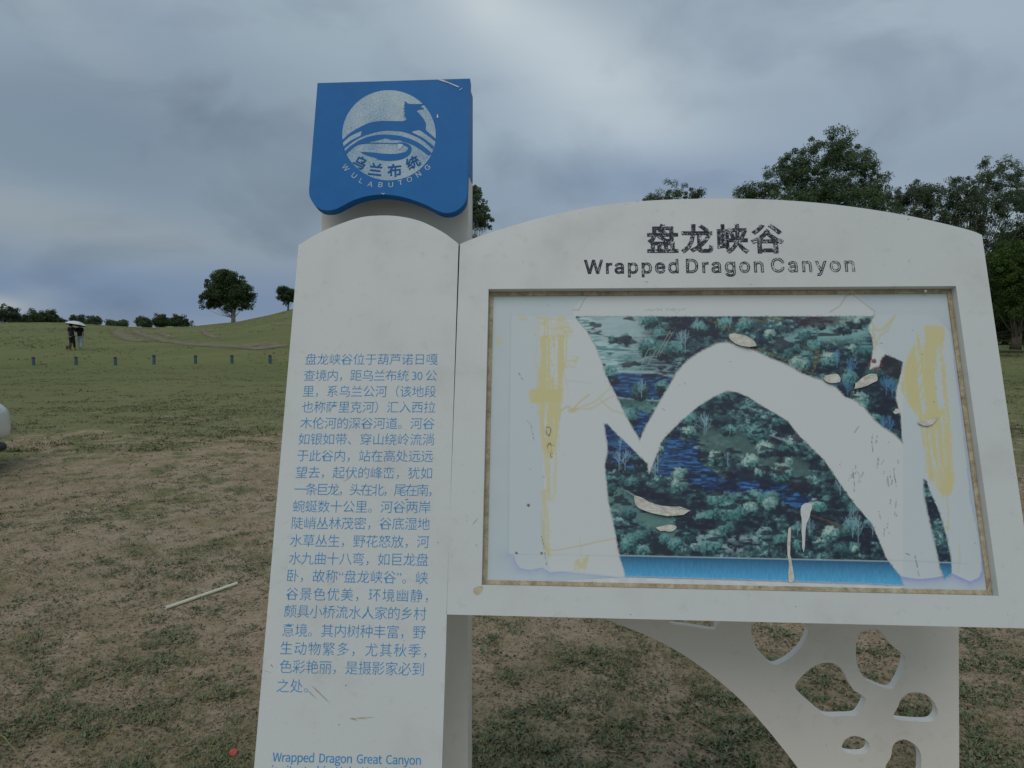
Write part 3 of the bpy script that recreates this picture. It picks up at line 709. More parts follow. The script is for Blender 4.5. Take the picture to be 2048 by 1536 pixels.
def fit_text(name, s, p0, p1, plane, size, h, mat, parent, offset=0.0, fill=True, outline=0.0, align='C', mean_uv=False, res=3, cjk=True, cond=1.0, **k):
    """p0, p1 in uv: left and right ends of the line's mid-height"""
    W = math.dist(p0, p1) / cond
    def width(sp_): c_ = mesh_co(text_mesh(s, size, sp_, offset)); return c_[:, 0].max() - c_[:, 0].min()
    if len(s) > 1:
        w1, w2 = width(1.0), width(1.3); sp_ = 1.0 + (W - w1) / (w2 - w1) * 0.3
    else: sp_ = 1.0
    me = text_mesh(s, size, sp_, offset, fill, outline, res); co = mesh_co(me)
    if not fill: co[:, 2] *= 0.12
    x0 = co[:, 0].min(); x1 = co[:, 0].max(); kx = W / (x1 - x0) if len(s) > 1 else 1
    yc = size * 0.33
    if not cjk: yc = size * CAP1 * 0.42
    ang = math.atan2(p1[1] - p0[1], p1[0] - p0[0])
    X = (co[:, 0] - x0) * kx * cond; Y = co[:, 1] - yc
    U = p0[0] + X * math.cos(ang) - Y * math.sin(ang); Vv = p0[1] + X * math.sin(ang) + Y * math.cos(ang)
    H = h + co[:, 2]
    me.vertices.foreach_set('co', np.stack([U, Vv, H], 1).astype(np.float32).ravel()); me.materials.clear(); me.materials.append(mat)
    me.name = name; o = bpy.data.objects.new(name, me); COL.objects.link(o); tag(o, **k); me.update()
    return place(o, parent, plane)
CAP1 = float(np.ptp(mesh_co(text_mesh('H'))[:, 1])); CAP2 = float(np.ptp(mesh_co(text_mesh('H  H'))[:, 1]))
# emblem characters, each turned along the rim
for ch, X, Y, a, s in (('乌', 512, 790, -26, 104), ('兰', 646, 848, -8, 108), ('布', 806, 858, 5, 110), ('统', 962, 790, 28, 104)):
    me = text_mesh(ch); bm = bmesh.new(); bm.from_mesh(me); bm.from_mesh(text_mesh(ch, fill=False, outline=0.022)); bm.to_mesh(me); bm.free()
    co = mesh_co(me); zz_ = co[:, 2].copy(); co[:, 0] -= (co[:, 0].min() + co[:, 0].max()) / 2; co[:, 1] -= (co[:, 1].min() + co[:, 1].max()) / 2
    u0, v0 = hz([(X, Y)])[0]; sc_ = s / 4.267 / FPX * 1.58 * 1.12; t = rad(a)
    nu = u0 + sc_ * (co[:, 0] * math.cos(t) - co[:, 1] * math.sin(t)); nv = v0 + sc_ * (co[:, 0] * math.sin(t) + co[:, 1] * math.cos(t))
    me.vertices.foreach_set('co', np.stack([nu, nv, .0011 + zz_ * .004], 1).astype(np.float32).ravel()); me.materials.clear(); me.materials.append(M['blue']); me.update()
    o = bpy.data.objects.new('emblem_character', me); COL.objects.link(o); place(o, head, headP)
for ch, X, Y, a in (('W', 400, 828, -50), ('U', 470, 893, -38), ('L', 530, 937, -25), ('A', 605, 965, -14), ('B', 690, 970, -4), ('U', 775, 970, 4), ('T', 856, 952, 14), ('O', 930, 925, 22), ('N', 1005, 884, 34), ('G', 1080, 826, 48)):
    me = text_mesh(ch, 1.0, 1.0, 0.0); co = mesh_co(me); co[:, 0] -= (co[:, 0].min() + co[:, 0].max()) / 2; co[:, 1] -= (co[:, 1].min() + co[:, 1].max()) / 2
    X, Y = 760 + (X - 760) * 1.025, 558 + (Y - 558) * 1.025
    u0, v0 = hz([(X, Y)])[0]; sc_ = 44 / 4.267 / FPX * 1.58 / CAP1; t = rad(a)
    nu = u0 + sc_ * (co[:, 0] * math.cos(t) * 1.1 - co[:, 1] * math.sin(t)); nv = v0 + sc_ * (co[:, 0] * 1.1 * math.sin(t) + co[:, 1] * math.cos(t))
    me.vertices.foreach_set('co', np.stack([nu, nv, np.full(len(nu), .0006)], 1).astype(np.float32).ravel()); me.materials.clear(); me.materials.append(M['letterwhite']); me.update()
    o = bpy.data.objects.new('emblem_letter', me); COL.objects.link(o); place(o, head, headP)
# chips and scratches of the blue paint
for pts in ([(1180, 82), (1225, 88), (1360, 145), (1352, 152), (1270, 118), (1185, 90)], [(1360, 172), (1385, 155), (1384, 162), (1364, 178)],
            [(1170, 382), (1176, 378), (1180, 400), (1186, 398), (1178, 410), (1168, 412)], [(835, 632), (880, 636), (878, 652), (850, 680), (836, 672), (842, 655)],
            [(695, 1048), (710, 1058), (730, 1050), (715, 1064), (700, 1060)]):
    flatpoly('paint_chip', [hz(pts)], 0.0014, M['chip'], head, headP)

# text panel (leaning, coplanar with the board)
PT = 0.014
vb = -(panP.o.z - 0.03) / math.cos(LEAN)
pl = panP.uv(597, 490); pr = panP.uv(917, 488); plb = panP.uv(508, 1536); prb = panP.uv(884, 1536)
def ext(a, b, v): t = (v - a[1]) / (b[1] - a[1]); return (a[0] + (b[0] - a[0]) * t, v)
arch = smooth_loop(UV(panP, [(597, 490), (640, 465), (685, 446), (725, 434), (765, 431), (800, 433), (840, 442), (880, 461), (905, 478), (917, 488)]), 5, False)
text_panel = prism('text_panel', [[ext(pl, plb, vb), ext(pr, prb, vb)] + arch[::-1]], -PT, 0, M['white'], SIGN, panP, 0.0012)
lines = [
 ('盘龙峡谷位于葫芦诺日嘎', 611, 719.6, 875.5, 719.6), ('查境内，距乌兰布统 30 公', 608, 751.8, 874, 752), ('里，系乌兰公河（该地段', 606, 783.5, 872, 784),
 ('也称萨里克河）汇入西拉', 604, 815, 871, 815.5), ('木伦河的深谷河道。河谷', 601, 847, 869, 848), ('如银如带、穿山绕岭流淌', 597, 879, 867.6, 880),
 ('于此谷内，站在高处远远', 594.6, 912, 866, 913.5), ('望去，起伏的峰峦，犹如', 592, 945.6, 864, 947.3), ('一条巨龙，头在北，尾在南，', 589, 979.5, 863, 981.5),
 ('蜿蜒数十公里。河谷两岸', 586, 1013.6, 861, 1015.5), ('陡峭丛林茂密，谷底湿地', 584, 1046.8, 859.5, 1049), ('水草丛生，野花怒放，河', 580.7, 1082, 858.3, 1085),
 ('水九曲十八弯，如巨龙盘', 578.4, 1117.5, 856.7, 1120.7), ('卧，故称“盘龙峡谷”。峡', 575, 1152, 855.7, 1157), ('谷景色优美，环境幽静，', 572.6, 1188.5, 856, 1193),
 ('颇具小桥流水人家的乡村', 568.8, 1223, 852.5, 1229), ('意境。其内树种丰富，野', 565.5, 1261, 851, 1266), ('生动物繁多，尤其秋季，', 561, 1297, 853, 1303),
 ('色彩艳丽，是摄影家必到', 559.7, 1334, 847.7, 1339.6), ('之处。', 554, 1372.5, 616, 1373.5)]
CH = 0.0262
for s, x0, y0, x1, y1 in lines:
    fit_text('text_line', s, panP.uv(x0, y0), panP.uv(x1, y1), panP, CH, 0.0005, M['letterblue'], text_panel, offset=-0.00028, res=2)
fit_text('text_line', 'Wrapped  Dragon  Great  Canyon', panP.uv(546, 1508), panP.uv(842, 1514.5), panP, 0.0147 / CAP2, 0.0005, M['letterblue'], text_panel, cjk=False, res=3, offset=0.0001)
fit_text('text_line', 'is  situated  in  Hulu  Nuori  Gacha', panP.uv(543.6, 1534), panP.uv(840, 1540), panP, 0.0147 / CAP2, 0.0005, M['letterblue'], text_panel, cjk=False, res=3, offset=0.0001)
# grime: pencil-thin scuffs on the panel
def scuff(plane, parent, px0, px1, w, mat, name='scuff'):
    a, b = Vector(plane.uv(*px0)), Vector(plane.uv(*px1)); d = (b - a).normalized(); n_ = Vector((-d.y, d.x)) * w
    k = [a, a.lerp(b, .3) + n_, a.lerp(b, .7) + n_ * .7, b, a.lerp(b, .6) - n_ * .8, a.lerp(b, .25) - n_ * .6]
    return flatpoly(name, [[tuple(q) for q in k]], 0.0006, mat, parent, plane)
M['scuff'] = simple('grey_scuff', (0.40, 0.42, 0.40), 0.8, 0.2, 90); M['scuffd'] = simple('dark_scuff', (0.10, 0.09, 0.08), 0.8, 0.3, 90); M['scuffy'] = simple('yellow_scuff', (0.50, 0.46, 0.32), 0.8, 0.3, 90)
for a, b, w, mt in (((622, 1370), (660, 1406), .0014, 'scuff'), ((612, 1378), (634, 1398), .001, 'scuff'), ((697, 1438), (750, 1434), .0012, 'scuffy'), ((700, 1435), (716, 1442), .0012, 'scuffy'),
    ((677, 1449), (679, 1450), .0012, 'scuffd'), ((690, 1370), (694, 1371), .0008, 'scuffd'), ((875, 1085), (877, 1086), .0008, 'scuffd'), ((810, 1000), (817, 998), .0008, 'scuffd'),
    ((541, 1328), (547, 1335), .0006, 'scuffd'), ((525, 1340), (545, 1346), .0004, 'scuff'), ((686, 963), (700, 956), .0005, 'scuff')):
    scuff(panP, text_panel, a, b, w, M[mt])

# display board with recessed opening
bt = [(920, 488), (960, 472), (1010, 456), (1080, 436), (1160, 418), (1250, 405), (1340, 399), (1440, 397), (1540, 399), (1640, 406), (1730, 417), (1820, 432), (1900, 450), (1945, 462), (1964, 470)]
bl = panP.uv(919.5, 488); blb = panP.uv(892.5, 1229); brt = panP.uv(1964, 470)
# right outer edge parallel to the opening's right edge
op = [(977, 578), (1912, 572), (1998, 1192), (963, 1170)]
opu = UV(panP, op)
uL = (opu[0][0] + opu[3][0]) / 2; uR = (opu[1][0] + opu[2][0]) / 2; vT = (opu[0][1] + opu[1][1]) / 2; vB = (opu[2][1] + opu[3][1]) / 2
print('opening', opu, 'size', uR - uL, vT - vB)
br_b = panP.uv(2078, 1257.5)
topc = smooth_loop(UV(panP, bt), 4, False)
BT = 0.045
board = prism('display_board', [[blb, br_b] + topc[::-1], opu], -BT, 0.0, M['white'], SIGN, panP, 0.0012)
def inset(q, d): # shrink the quad by d (uv, order TL TR BR BL)
    s = [(1, -1), (-1, -1), (-1, 1), (1, 1)]; return [(a + sx * d, b + sy * d) for (a, b), (sx, sy) in zip(q, s)]
REC = 0.021
out_ = inset(opu, -0.001)
prism('back_sheet', [out_], -BT + .001, -REC - 0.004, M['rim'], board, panP)
prism('glue_rim', [inset(opu, 0.0002), inset(opu, 0.0085)], -REC - 0.0038, -REC + 0.0035, M['rim'], board, panP, 0.0008)
backP = Plane(panP.o - panP.n * (REC), LEAN)
# seam between text panel and board
flatpoly('seam', [[panP.uv(917.5, 489), panP.uv(920, 489), panP.uv(893, 1228), panP.uv(890, 1228)]], -0.004, M['seam'], SIGN, panP)

# ---- poster
def seg_d(X, Y, a, b):
    ax, ay = a; bx, by = b; dx, dy = bx - ax, by - ay; t = np.clip(((X - ax) * dx + (Y - ay) * dy) / (dx * dx + dy * dy + 1e-9), 0, 1)
    return np.hypot(X - ax - t * dx, Y - ay - t * dy)
def line_d(X, Y, pts):
    d = np.full(X.shape, 1e9)
    for a, b in zip(pts[:-1], pts[1:]): d = np.minimum(d, seg_d(X, Y, a, b))
    return d
def inside(X, Y, poly):
    r = np.zeros(X.shape, bool); n = len(poly)
    for i in range(n):
        x0, y0 = poly[i]; x1, y1 = poly[(i + 1) % n]
        if y0 == y1: continue
        r ^= ((y0 > Y) != (y1 > Y)) & (X < (x1 - x0) * (Y - y0) / (y1 - y0) + x0)
    return r
def blend(C, m, col): m = np.clip(m, 0, 1)[..., None]; return C * (1 - m) + np.asarray(col) * m
PA = [(1151, 636), (1152, 632), (1300, 632), (1500, 632), (1748, 632), (1737, 655), (1744, 675), (1747, 695), (1743, 721), (1740, 738), (1758, 732), (1760, 721), (1770, 708), (1790, 716), (1806, 724), (1803, 744), (1793, 781),
      (1792, 798), (1802, 833), (1805, 886), (1790, 870), (1764, 853), (1747, 838), (1730, 818), (1710, 801), (1690, 794), (1672, 775), (1644, 761), (1604, 747), (1578, 731), (1540, 716), (1509, 701), (1477, 691), (1460, 686),
      (1453, 684), (1432, 687), (1403, 702), (1374, 721), (1353, 745), (1337, 774), (1321, 800), (1303, 834), (1290, 855), (1280, 880), (1266, 858), (1250, 829), (1234, 795), (1213, 755), (1203, 723), (1189, 689), (1171, 658)]
PB = [(1207, 847), (1216, 848), (1229, 863), (1250, 882), (1276, 908), (1295, 927), (1298, 946), (1305, 929), (1321, 887), (1329, 874), (1361, 842), (1395, 813), (1424, 795), (1453, 781), (1474, 784), (1498, 794), (1523, 810),
      (1575, 841), (1598, 870), (1621, 893), (1649, 920), (1684, 972), (1713, 1012), (1744, 1046), (1759, 1081), (1774, 1118), (1802, 1153), (1808, 1171), (1718, 1167), (1586, 1163), (1460, 1159), (1249, 1153), (1248, 1142),
      (1238, 1112), (1230, 1066), (1216, 1000), (1209, 929), (1215, 902), (1213, 880)]
PC = [(1845, 957), (1853, 960), (1862, 986), (1879, 1023), (1893, 1069), (1903, 1118), (1904, 1147), (1888, 1160), (1879, 1133), (1862, 1058), (1848, 995)]
WFILM = [(1168, 594), (1170, 592), (1640, 588), (1690, 592), (1712, 588), (1748, 622), (1748, 634), (1740, 680), (1790, 720), (1806, 740), (1806, 1150), (1240, 1155), (1100, 1140), (1092, 1060), (1085, 900), (1080, 640), (1150, 640), (1146, 620)]
YEL = np.array([0.66, 0.60, 0.30])
def paint_backing(X, Y):
    n = fbm(X / 40, Y / 40, 4, 1); f = fbm(X / 3.0, Y / 3.0, 3, 2)
    C = np.empty(X.shape + (3,)); C[:] = (0.555, 0.635, 0.66)
    C *= (0.97 + 0.06 * n)[..., None]
    film = [(1022, 632), (1850, 630), (1872, 636), (1900, 662), (1912, 760), (1930, 900), (1940, 1000), (1958, 1080), (1964, 1140), (1958, 1155), (1940, 1163), (1905, 1147), (1870, 1155), (1840, 1158), (1820, 1156), (1800, 1152), (1245, 1153), (1200, 1148), (1150, 1140),
            (1100, 1145), (1085, 1135), (1060, 1140), (1040, 1136), (1032, 1125), (1028, 1110), (1018, 1108)]
    ins = inside(X, Y, film); d = line_d(X, Y, film[3:] ); jag = (f - 0.5) * 4
    glow = np.exp(-np.maximum(d + jag, 0) / 9.0) * (~ins)
    C = blend(C, glow * 0.75 * sstep(1085, 1125, Y) + glow * 0.55 * (X > 1800), (0.36, 0.42, 0.66))
    C = blend(C, ins * 0.65, (0.62, 0.675, 0.69))
    C = blend(C, inside(X, Y, WFILM) * 0.8, (0.67, 0.70, 0.69))
    # grime rows
    C = blend(C, np.exp(-line_d(X, Y, [(1022, 632), (1018, 870), (1016, 1108), (1235, 1112)]) / 0.9) * 0.25, (0.3, 0.34, 0.38))
    C = blend(C, np.exp(-line_d(X, Y, [(1130, 760), (1180, 766)]) / 1.0) * 0.3, (0.4, 0.42, 0.4))
    C = blend(C, np.exp(-line_d(X, Y, [(1774, 1120), (1935, 1127)]) / 0.9) * 0.35, (0.3, 0.33, 0.4))
    # peel outlines
    for pts in ([(1146, 620), (1158, 620), (1168, 600), (1173, 592)], [(1660, 624), (1680, 612), (1692, 592), (1705, 588), (1730, 608), (1748, 622), (1748, 634)], [(1174, 592), (1300, 590), (1640, 588), (1668, 588)]):
        C = blend(C, np.exp(-line_d(X, Y, pts) / 0.8) * 0.6, (0.22, 0.18, 0.13))
    def streak(poly, amt, ax=5.0, ay=90.0, thr=0.42, sk=0.0, col=YEL, soft=0.10, seed=3):
        XX = X + (Y - 800) * sk
        s = fbm(XX / ax, Y / ay, 3, seed) * 0.75 + 0.25 * f
        e = np.minimum(line_d(X, Y, poly + [poly[0]]) / 6.0, 1)
        edge = fbm(X / 6, Y / 6, 2, 7)
        return inside(X, Y, poly) * sstep(thr - soft, thr + soft, s) * sstep(0, 0.8, e + (edge - 0.4)) * amt
    L1 = [(1076, 672), (1136, 668), (1134, 720), (1127, 770), (1128, 800), (1120, 850), (1114, 890), (1104, 920), (1094, 915), (1083, 895), (1076, 850), (1072, 800), (1074, 760), (1080, 700)]
    C = blend(C, streak(L1, 0.93, 3.0, 120, 0.37, soft=.05), YEL)
    C = blend(C, streak([(1056, 778), (1128, 776), (1124, 806), (1058, 808)], 0.95, 60, 6, 0.25), YEL)
    C = blend(C, streak([(1126, 712), (1160, 712), (1152, 735), (1122, 738)], 0.8, 20, 5, 0.45), YEL)
    C = blend(C, streak([(1072, 632), (1130, 632), (1150, 660), (1140, 676), (1066, 672)], 0.7, 14, 3, 0.52), YEL)
    C = blend(C, streak([(1080, 632), (1130, 632), (1138, 680), (1076, 680)], 0.6, 2.5, 30, 0.5), YEL)
    C = blend(C, streak([(1083, 895), (1122, 860), (1116, 980), (1108, 1010), (1094, 1000)], 0.75, 2.2, 150, 0.50), YEL)
    C = blend(C, streak([(1076, 980), (1096, 975), (1104, 1120), (1088, 1110)], 0.7, 3, 40, 0.48), YEL)
    C = blend(C, streak([(990, 670), (1012, 668), (1010, 692), (992, 694)], 0.7, 9, 9, 0.45), YEL)
    C = blend(C, streak([(1150, 1118), (1182, 1108), (1172, 1140), (1145, 1142)], 0.85, 5, 14, 0.40), YEL)
    C = blend(C, streak([(1030, 632), (1062, 632), (1050, 644), (1036, 640)], 0.7, 9, 5, 0.45), YEL)
    for pts, w, a in ([[(1122, 822), (1135, 812), (1146, 820), (1160, 802), (1178, 790)], 1.8, .9], [[(1146, 820), (1190, 804), (1222, 776)], 1.6, .7], [[(1146, 818), (1180, 818), (1200, 808), (1230, 790)], 1.6, .6],
                      [[(1200, 800), (1225, 822), (1252, 830)], 1.4, .7], [[(1140, 822), (1150, 820)], 4, .9], [[(1092, 1102), (1160, 1092), (1238, 1074)], 1.6, .7], [[(1160, 1075), (1164, 1120)], 1.0, .5],
                      [[(1075, 680), (1070, 720), (1076, 745), (1072, 800)], 1.2, .5], [[(1084, 1040), (1088, 1085), (1098, 1110)], 2.4, .7], [[(1880, 985), (1884, 960), (1893, 990), (1897, 1020), (1896, 1055)], 1.3, .8], [[(1895, 1054), (1896, 1058)], 3, .9],
                      [[(1748, 632), (1742, 640), (1750, 660), (1765, 660), (1788, 636)], 2.4, .75], [[(1745, 660), (1752, 690), (1760, 672), (1775, 660), (1790, 630)], 1.8, .7], [[(1738, 655), (1748, 668), (1750, 700)], 2, .6], [[(1918, 1090), (1920, 1120), (1916, 1145)], 1.6, .6],
                      [[(1126, 700), (1128, 740), (1138, 790)], 1.0, .5]):
        C = blend(C, np.exp(-(line_d(X + (f - .5) * 3, Y + (n - .5) * 6, pts) / w) ** 2) * a, YEL * 0.93)
    R1 = [(1838, 652), (1862, 648), (1890, 652), (1892, 668), (1886, 700), (1893, 740), (1898, 800), (1903, 860), (1906, 920), (1912, 965), (1902, 992), (1884, 1000), (1868, 965), (1852, 945), (1846, 900), (1838, 840), (1815, 810), (1800, 780), (1803, 745), (1812, 715), (1826, 690)]
    C = blend(C, streak(R1, 0.92, 6.0, 110, 0.44, -0.10, seed=13, soft=.04), YEL)
    C = blend(C, streak([(1810, 720), (1830, 690), (1850, 660), (1866, 700), (1858, 780), (1830, 820), (1806, 790)], 0.85, 5.0, 90, 0.46, 0.45, seed=19, soft=.05), YEL)
    C = blend(C, streak([(1840, 830), (1888, 815), (1890, 835), (1850, 850)], 0.9, 40, 8, 0.3), YEL)
    C = blend(C, streak([(1845, 940), (1905, 930), (1905, 990), (1875, 985)], 0.85, 4, 60, 0.42, seed=17), YEL)
    # rust rings and scratches
    DKc = (0.10, 0.06, 0.05)
    for (cx, cy, a, b) in ((1097, 862, 4.5, 9), (1099, 896, 4, 9), (1103, 910, 2, 5)):
        q = np.hypot((X - cx) / a, (Y - cy) / b); C = blend(C, np.exp(-((q - 1) / .22) ** 2) * sstep(.35, .5, f) * 0.9, DKc)
    g2 = np.random.default_rng(77)
    scr = [([(1037, 745), (1045, 759)], .8), ([(1055, 842), (1062, 850), (1068, 880)], .5), ([(1083, 1072), (1088, 1095), (1093, 1130)], .6), ([(1830, 1112), (1834, 1130), (1838, 1152)], 1.0), ([(1812, 1107), (1820, 1110)], .9)]
    for i in range(7):
        x0 = 1290 + i * 11; scr.append(([(x0, 622), (x0 + 14, 617)], .45)); 
    for i in range(36):
        cx, cy = (1708, 955) if i < 13 else ((1780, 950) if i < 22 else ((1790, 1040) if i < 30 else (1745, 880)))
        x0 = cx + g2.normal(0, 12); y0 = cy + g2.normal(0, 26); scr.append(([(x0, y0), (x0 + g2.normal(-2, 3), y0 + g2.uniform(5, 22))], g2.uniform(.35, .95)))
    for i in range(70):
        x0 = g2.uniform(990, 1960); y0 = g2.uniform(600, 1150); l = g2.uniform(1, 6); a = g2.uniform(0, 3.1); scr.append(([(x0, y0), (x0 + l * math.cos(a), y0 + l * math.sin(a))], g2.uniform(.3, .7)))
    for pts, w in scr:
        x0 = min(p[0] for p in pts) - 6; x1 = max(p[0] for p in pts) + 6; y0 = min(p[1] for p in pts) - 6; y1 = max(p[1] for p in pts) + 6
        s = (X > x0) & (X < x1) & (Y > y0) & (Y < y1)
        if s.any(): C[s] = blend(C[s], np.exp(-(line_d(X[s], Y[s], pts) / w) ** 2) * 0.8 * sstep(.3, .5, f[s]), DKc)
    for cx, cy, r in ((1057, 1011, 3.5), (1033, 1106, 2.5), (1083, 1106, 2.5), (1748, 722, 5)):
        C = blend(C, sstep(r + 1, r - 1, np.hypot((X - cx), (Y - cy) * 1.1) + (f - .5) * 4), (0.24, 0.10, 0.07))
    return C
def paint_print(X, Y):
    g = np.random.default_rng(42)
    n1 = fbm(X / 55, Y / 34, 4, 71); n2 = fbm(X / 9, Y / 6, 4, 72); n3 = fbm(X / 2.6, Y / 2.6, 2, 73)
    DN = np.array((0.018, 0.027, 0.050)); TL = np.array((0.065, 0.165, 0.175)); PL = np.array((0.42, 0.68, 0.68))
    k = n1 * 0.5 + n2 * 0.5
    C = blend(np.tile(DN, X.shape + (1,)), sstep(0.36, 0.66, k), TL); C = blend(C, sstep(0.56, 0.8, k + (n3 - .5) * .3) * 0.8, PL)
    # pale meadow upper left
    mdw = sstep(1330, 1200, X + (n1 - .5) * 90) * sstep(775, 735, Y)
    st = fbm(X / 26, Y / 3.2, 3, 74)
    C = blend(C, mdw * 0.9, (0.12, 0.32, 0.33)); C = blend(C, mdw * sstep(.36, .58, st) * 0.9, (0.52, 0.72, 0.72))
    C = blend(C, sstep(70, 25, np.hypot((X - 1685) * .9, (Y - 655) * 1.9) + (n2 - .5) * 60) * 0.75, (0.26, 0.50, 0.48))
    C = blend(C, sstep(60, 25, np.hypot((X - 1235) * .8, (Y - 655) * 1.3) + (n2 - .5) * 30) * 0.85, (0.42, 0.56, 0.58))
    grs = inside(X, Y, [(1195, 705), (1375, 700), (1350, 745), (1200, 742)]); C = blend(C, grs * sstep(.35, .7, fbm(X / 14, Y / 3, 3, 75)) * 0.6, (0.30, 0.48, 0.50))
    # river
    def riv(poly, amt=0.95):
        nonlocal C
        e = line_d(X, Y, poly + [poly[0]]); s = fbm(X / 16, Y / 2.6, 3, 76); m = inside(X + (n2 - .5) * 16, Y + (n3 - .5) * 6, poly)
        C = blend(C, m * amt * .9, (0.016, 0.045, 0.17)); C = blend(C, m * sstep(.48, .66, s) * .8, (0.06, 0.25, 0.58)); C = blend(C, m * sstep(.52, .7, n2) * .45, (0.05, 0.13, 0.17)); C = blend(C, m * sstep(.56, .42, fbm(X / 30, Y / 5, 3, 79)) * .35, (0.02, 0.02, 0.06))
    riv([(1205, 748), (1260, 745), (1350, 756), (1330, 800), (1230, 792)])
    C = blend(C, np.exp(-(line_d(X, Y, [(1205, 738), (1260, 744), (1300, 745), (1345, 752)]) / 3.2) ** 2) * .8, (0.38, 0.55, 0.58))
    C = blend(C, np.exp(-(line_d(X, Y, [(1215, 792), (1270, 800), (1320, 802)]) / 1.4) ** 2) * .8, (0.38, 0.55, 0.58))
    C = blend(C, inside(X, Y, [(1225, 796), (1322, 803), (1290, 830), (1250, 838)]) * .75, (0.07, 0.17, 0.16))
    riv([(1258, 838), (1275, 815), (1300, 835), (1282, 885)])
    riv([(1204, 845), (1250, 880), (1300, 935), (1270, 940), (1225, 925), (1205, 900)])
    riv([(1315, 900), (1370, 850), (1400, 880), (1390, 920), (1440, 955), (1500, 960), (1560, 975), (1640, 1000), (1600, 1015), (1500, 985), (1420, 985), (1350, 955), (1310, 950)])
    riv([(1530, 950), (1560, 955), (1605, 1000), (1590, 1020), (1545, 985)])
    # paths and clearings
    for pts, w in (([(1390, 895), (1420, 878), (1440, 872)], 4), ([(1212, 960), (1240, 975), (1270, 992)], 2), ([(1230, 1068), (1250, 1075), (1258, 1085)], 4), ([(1235, 1095), (1262, 1112)], 4), ([(1540, 870), (1580, 885)], 2), ([(1380, 1070), (1450, 1076), (1520, 1078)], 6), ([(1400, 1085), (1480, 1100)], 8)):
        C = blend(C, np.exp(-(line_d(X + (n3 - .5) * 3, Y + (n2 - .5) * 6, pts) / w) ** 2) * .75 * sstep(.3, .5, n2), (0.36, 0.52, 0.53))
    # sloping meadows between the trees
    for pts, w, col in (([(1215, 985), (1290, 1030), (1340, 1060)], 22, (0.13, 0.27, 0.25)), ([(1420, 880), (1520, 900), (1600, 950)], 26, (0.085, 0.16, 0.15)), ([(1560, 690), (1660, 660), (1745, 650)], 20, (0.24, 0.46, 0.45)),
                        ([(1640, 1040), (1700, 1090)], 18, (0.03, 0.05, 0.07)), ([(1330, 1000), (1400, 1040)], 22, (0.02, 0.03, 0.05)), ([(1470, 945), (1560, 960)], 16, (0.02, 0.03, 0.06)), ([(1260, 1080), (1330, 1095)], 16, (0.02, 0.03, 0.045)), ([(1560, 1080), (1580, 1100)], 16, (0.02, 0.03, 0.05))):
        C = blend(C, sstep(1.25, .5, line_d(X + (n2 - .5) * 22, Y + (n3 - .5) * 12, pts) / w) * .85, col)
    # tree crowns
    bl = []
    for i in range(130):
        x, y = g.uniform(1150, 1900), g.uniform(636, 1112); bl.append((y, x, g.uniform(10, 26), g.random() * .75, g.random()))
    for x, y, r, br in ((1350, 700, 22, .5), (1320, 672, 18, .4), (1300, 690, 16, .6), (1250, 678, 14, .4), (1225, 680, 10, .3), (1430, 915, 16, .9), (1590, 885, 18, .9), (1500, 925, 20, .95), (1530, 900, 20, .95), (1575, 925, 14, .9), (1520, 945, 14, .8), (1360, 950, 18, .7),
                        (1460, 1030, 30, .5), (1430, 1000, 20, .6), (1500, 1020, 20, .7), (1540, 1010, 18, .8), (1630, 1010, 16, .8), (1660, 1070, 22, .9), (1640, 1090, 16, .7), (1600, 1090, 16, .6), (1350, 1090, 18, .5), (1330, 1080, 14, .4), (1710, 1100, 10, .8), (1450, 1060, 24, .35),
                        (1590, 1060, 12, .5), (1700, 760, 20, .5), (1660, 720, 22, .7), (1600, 730, 24, .8), (1630, 690, 18, .6), (1560, 700, 18, .7), (1490, 650, 18, .6), (1540, 670, 14, .8), (1450, 650, 20, .5), (1400, 660, 20, .5), (1720, 820, 18, .7), (1750, 840, 14, .6), (1690, 650, 24, .7), (1720, 645, 20, .9)):
        bl.append((y, x, r, br, .9))
    bl.sort()
    nbx = fbm(X / 4.5, Y / 4.5, 3, 81); nby = fbm(X / 1.3, Y / 1.3, 2, 82)
    for y, x, r, br, on in bl:
        if y < 775 and x < 1300 and on < .55: continue
        if on < .25: continue
        s = (np.abs(X - x) < r * 1.6) & (np.abs(Y - y) < r * 1.6)
        if not s.any(): continue
        q = np.hypot(X[s] - x, (Y[s] - y) * 1.05) / r + (nbx[s] - .5) * 0.8; m = sstep(1.0, 0.7, q)
        lit = np.clip(0.5 - (Y[s] - y) / r * .45 - (X[s] - x) / r * .15, 0, 1) * (0.55 + 0.7 * nby[s]) + (nbx[s] - .5) * 0.7
        lit = np.clip(lit * (0.5 + br * .8), 0, 1)
        c0 = np.array((0.015, 0.035, 0.045)); c1 = np.array((0.085, 0.25, 0.25)); c2 = np.array((0.52, 0.70, 0.62)) if br > .6 else np.array((0.32, 0.60, 0.60))
        col = c0 * (1 - sstep(.1, .5, lit))[:, None] + c1 * sstep(.1, .5, lit)[:, None]; w = (sstep(.36, .95, lit) * .9)[:, None]; col = col * (1 - w) + c2 * w
        C[s] = C[s] * (1 - m[:, None]) + col * m[:, None]
    # dark shadows between
    C = blend(C, sstep(.56, .66, fbm(X / 34, Y / 13, 3, 84)) * .85, (0.016, 0.018, 0.040))
    C = blend(C, sstep(40, 15, np.hypot((X - 1640) * .5, (Y - 640) * 2) + (n2 - .5) * 20) * .7, (0.06, 0.02, 0.035))
    C = blend(C, inside(X, Y, [(1762, 715), (1770, 706), (1808, 722), (1803, 760), (1775, 750), (1758, 735)]) * .85, (0.03, 0.028, 0.04))
    C = blend(C, sstep(16, 6, np.hypot(X - 1750, Y - 728) + (n3 - .5) * 14) * .8, (0.30, 0.08, 0.06))
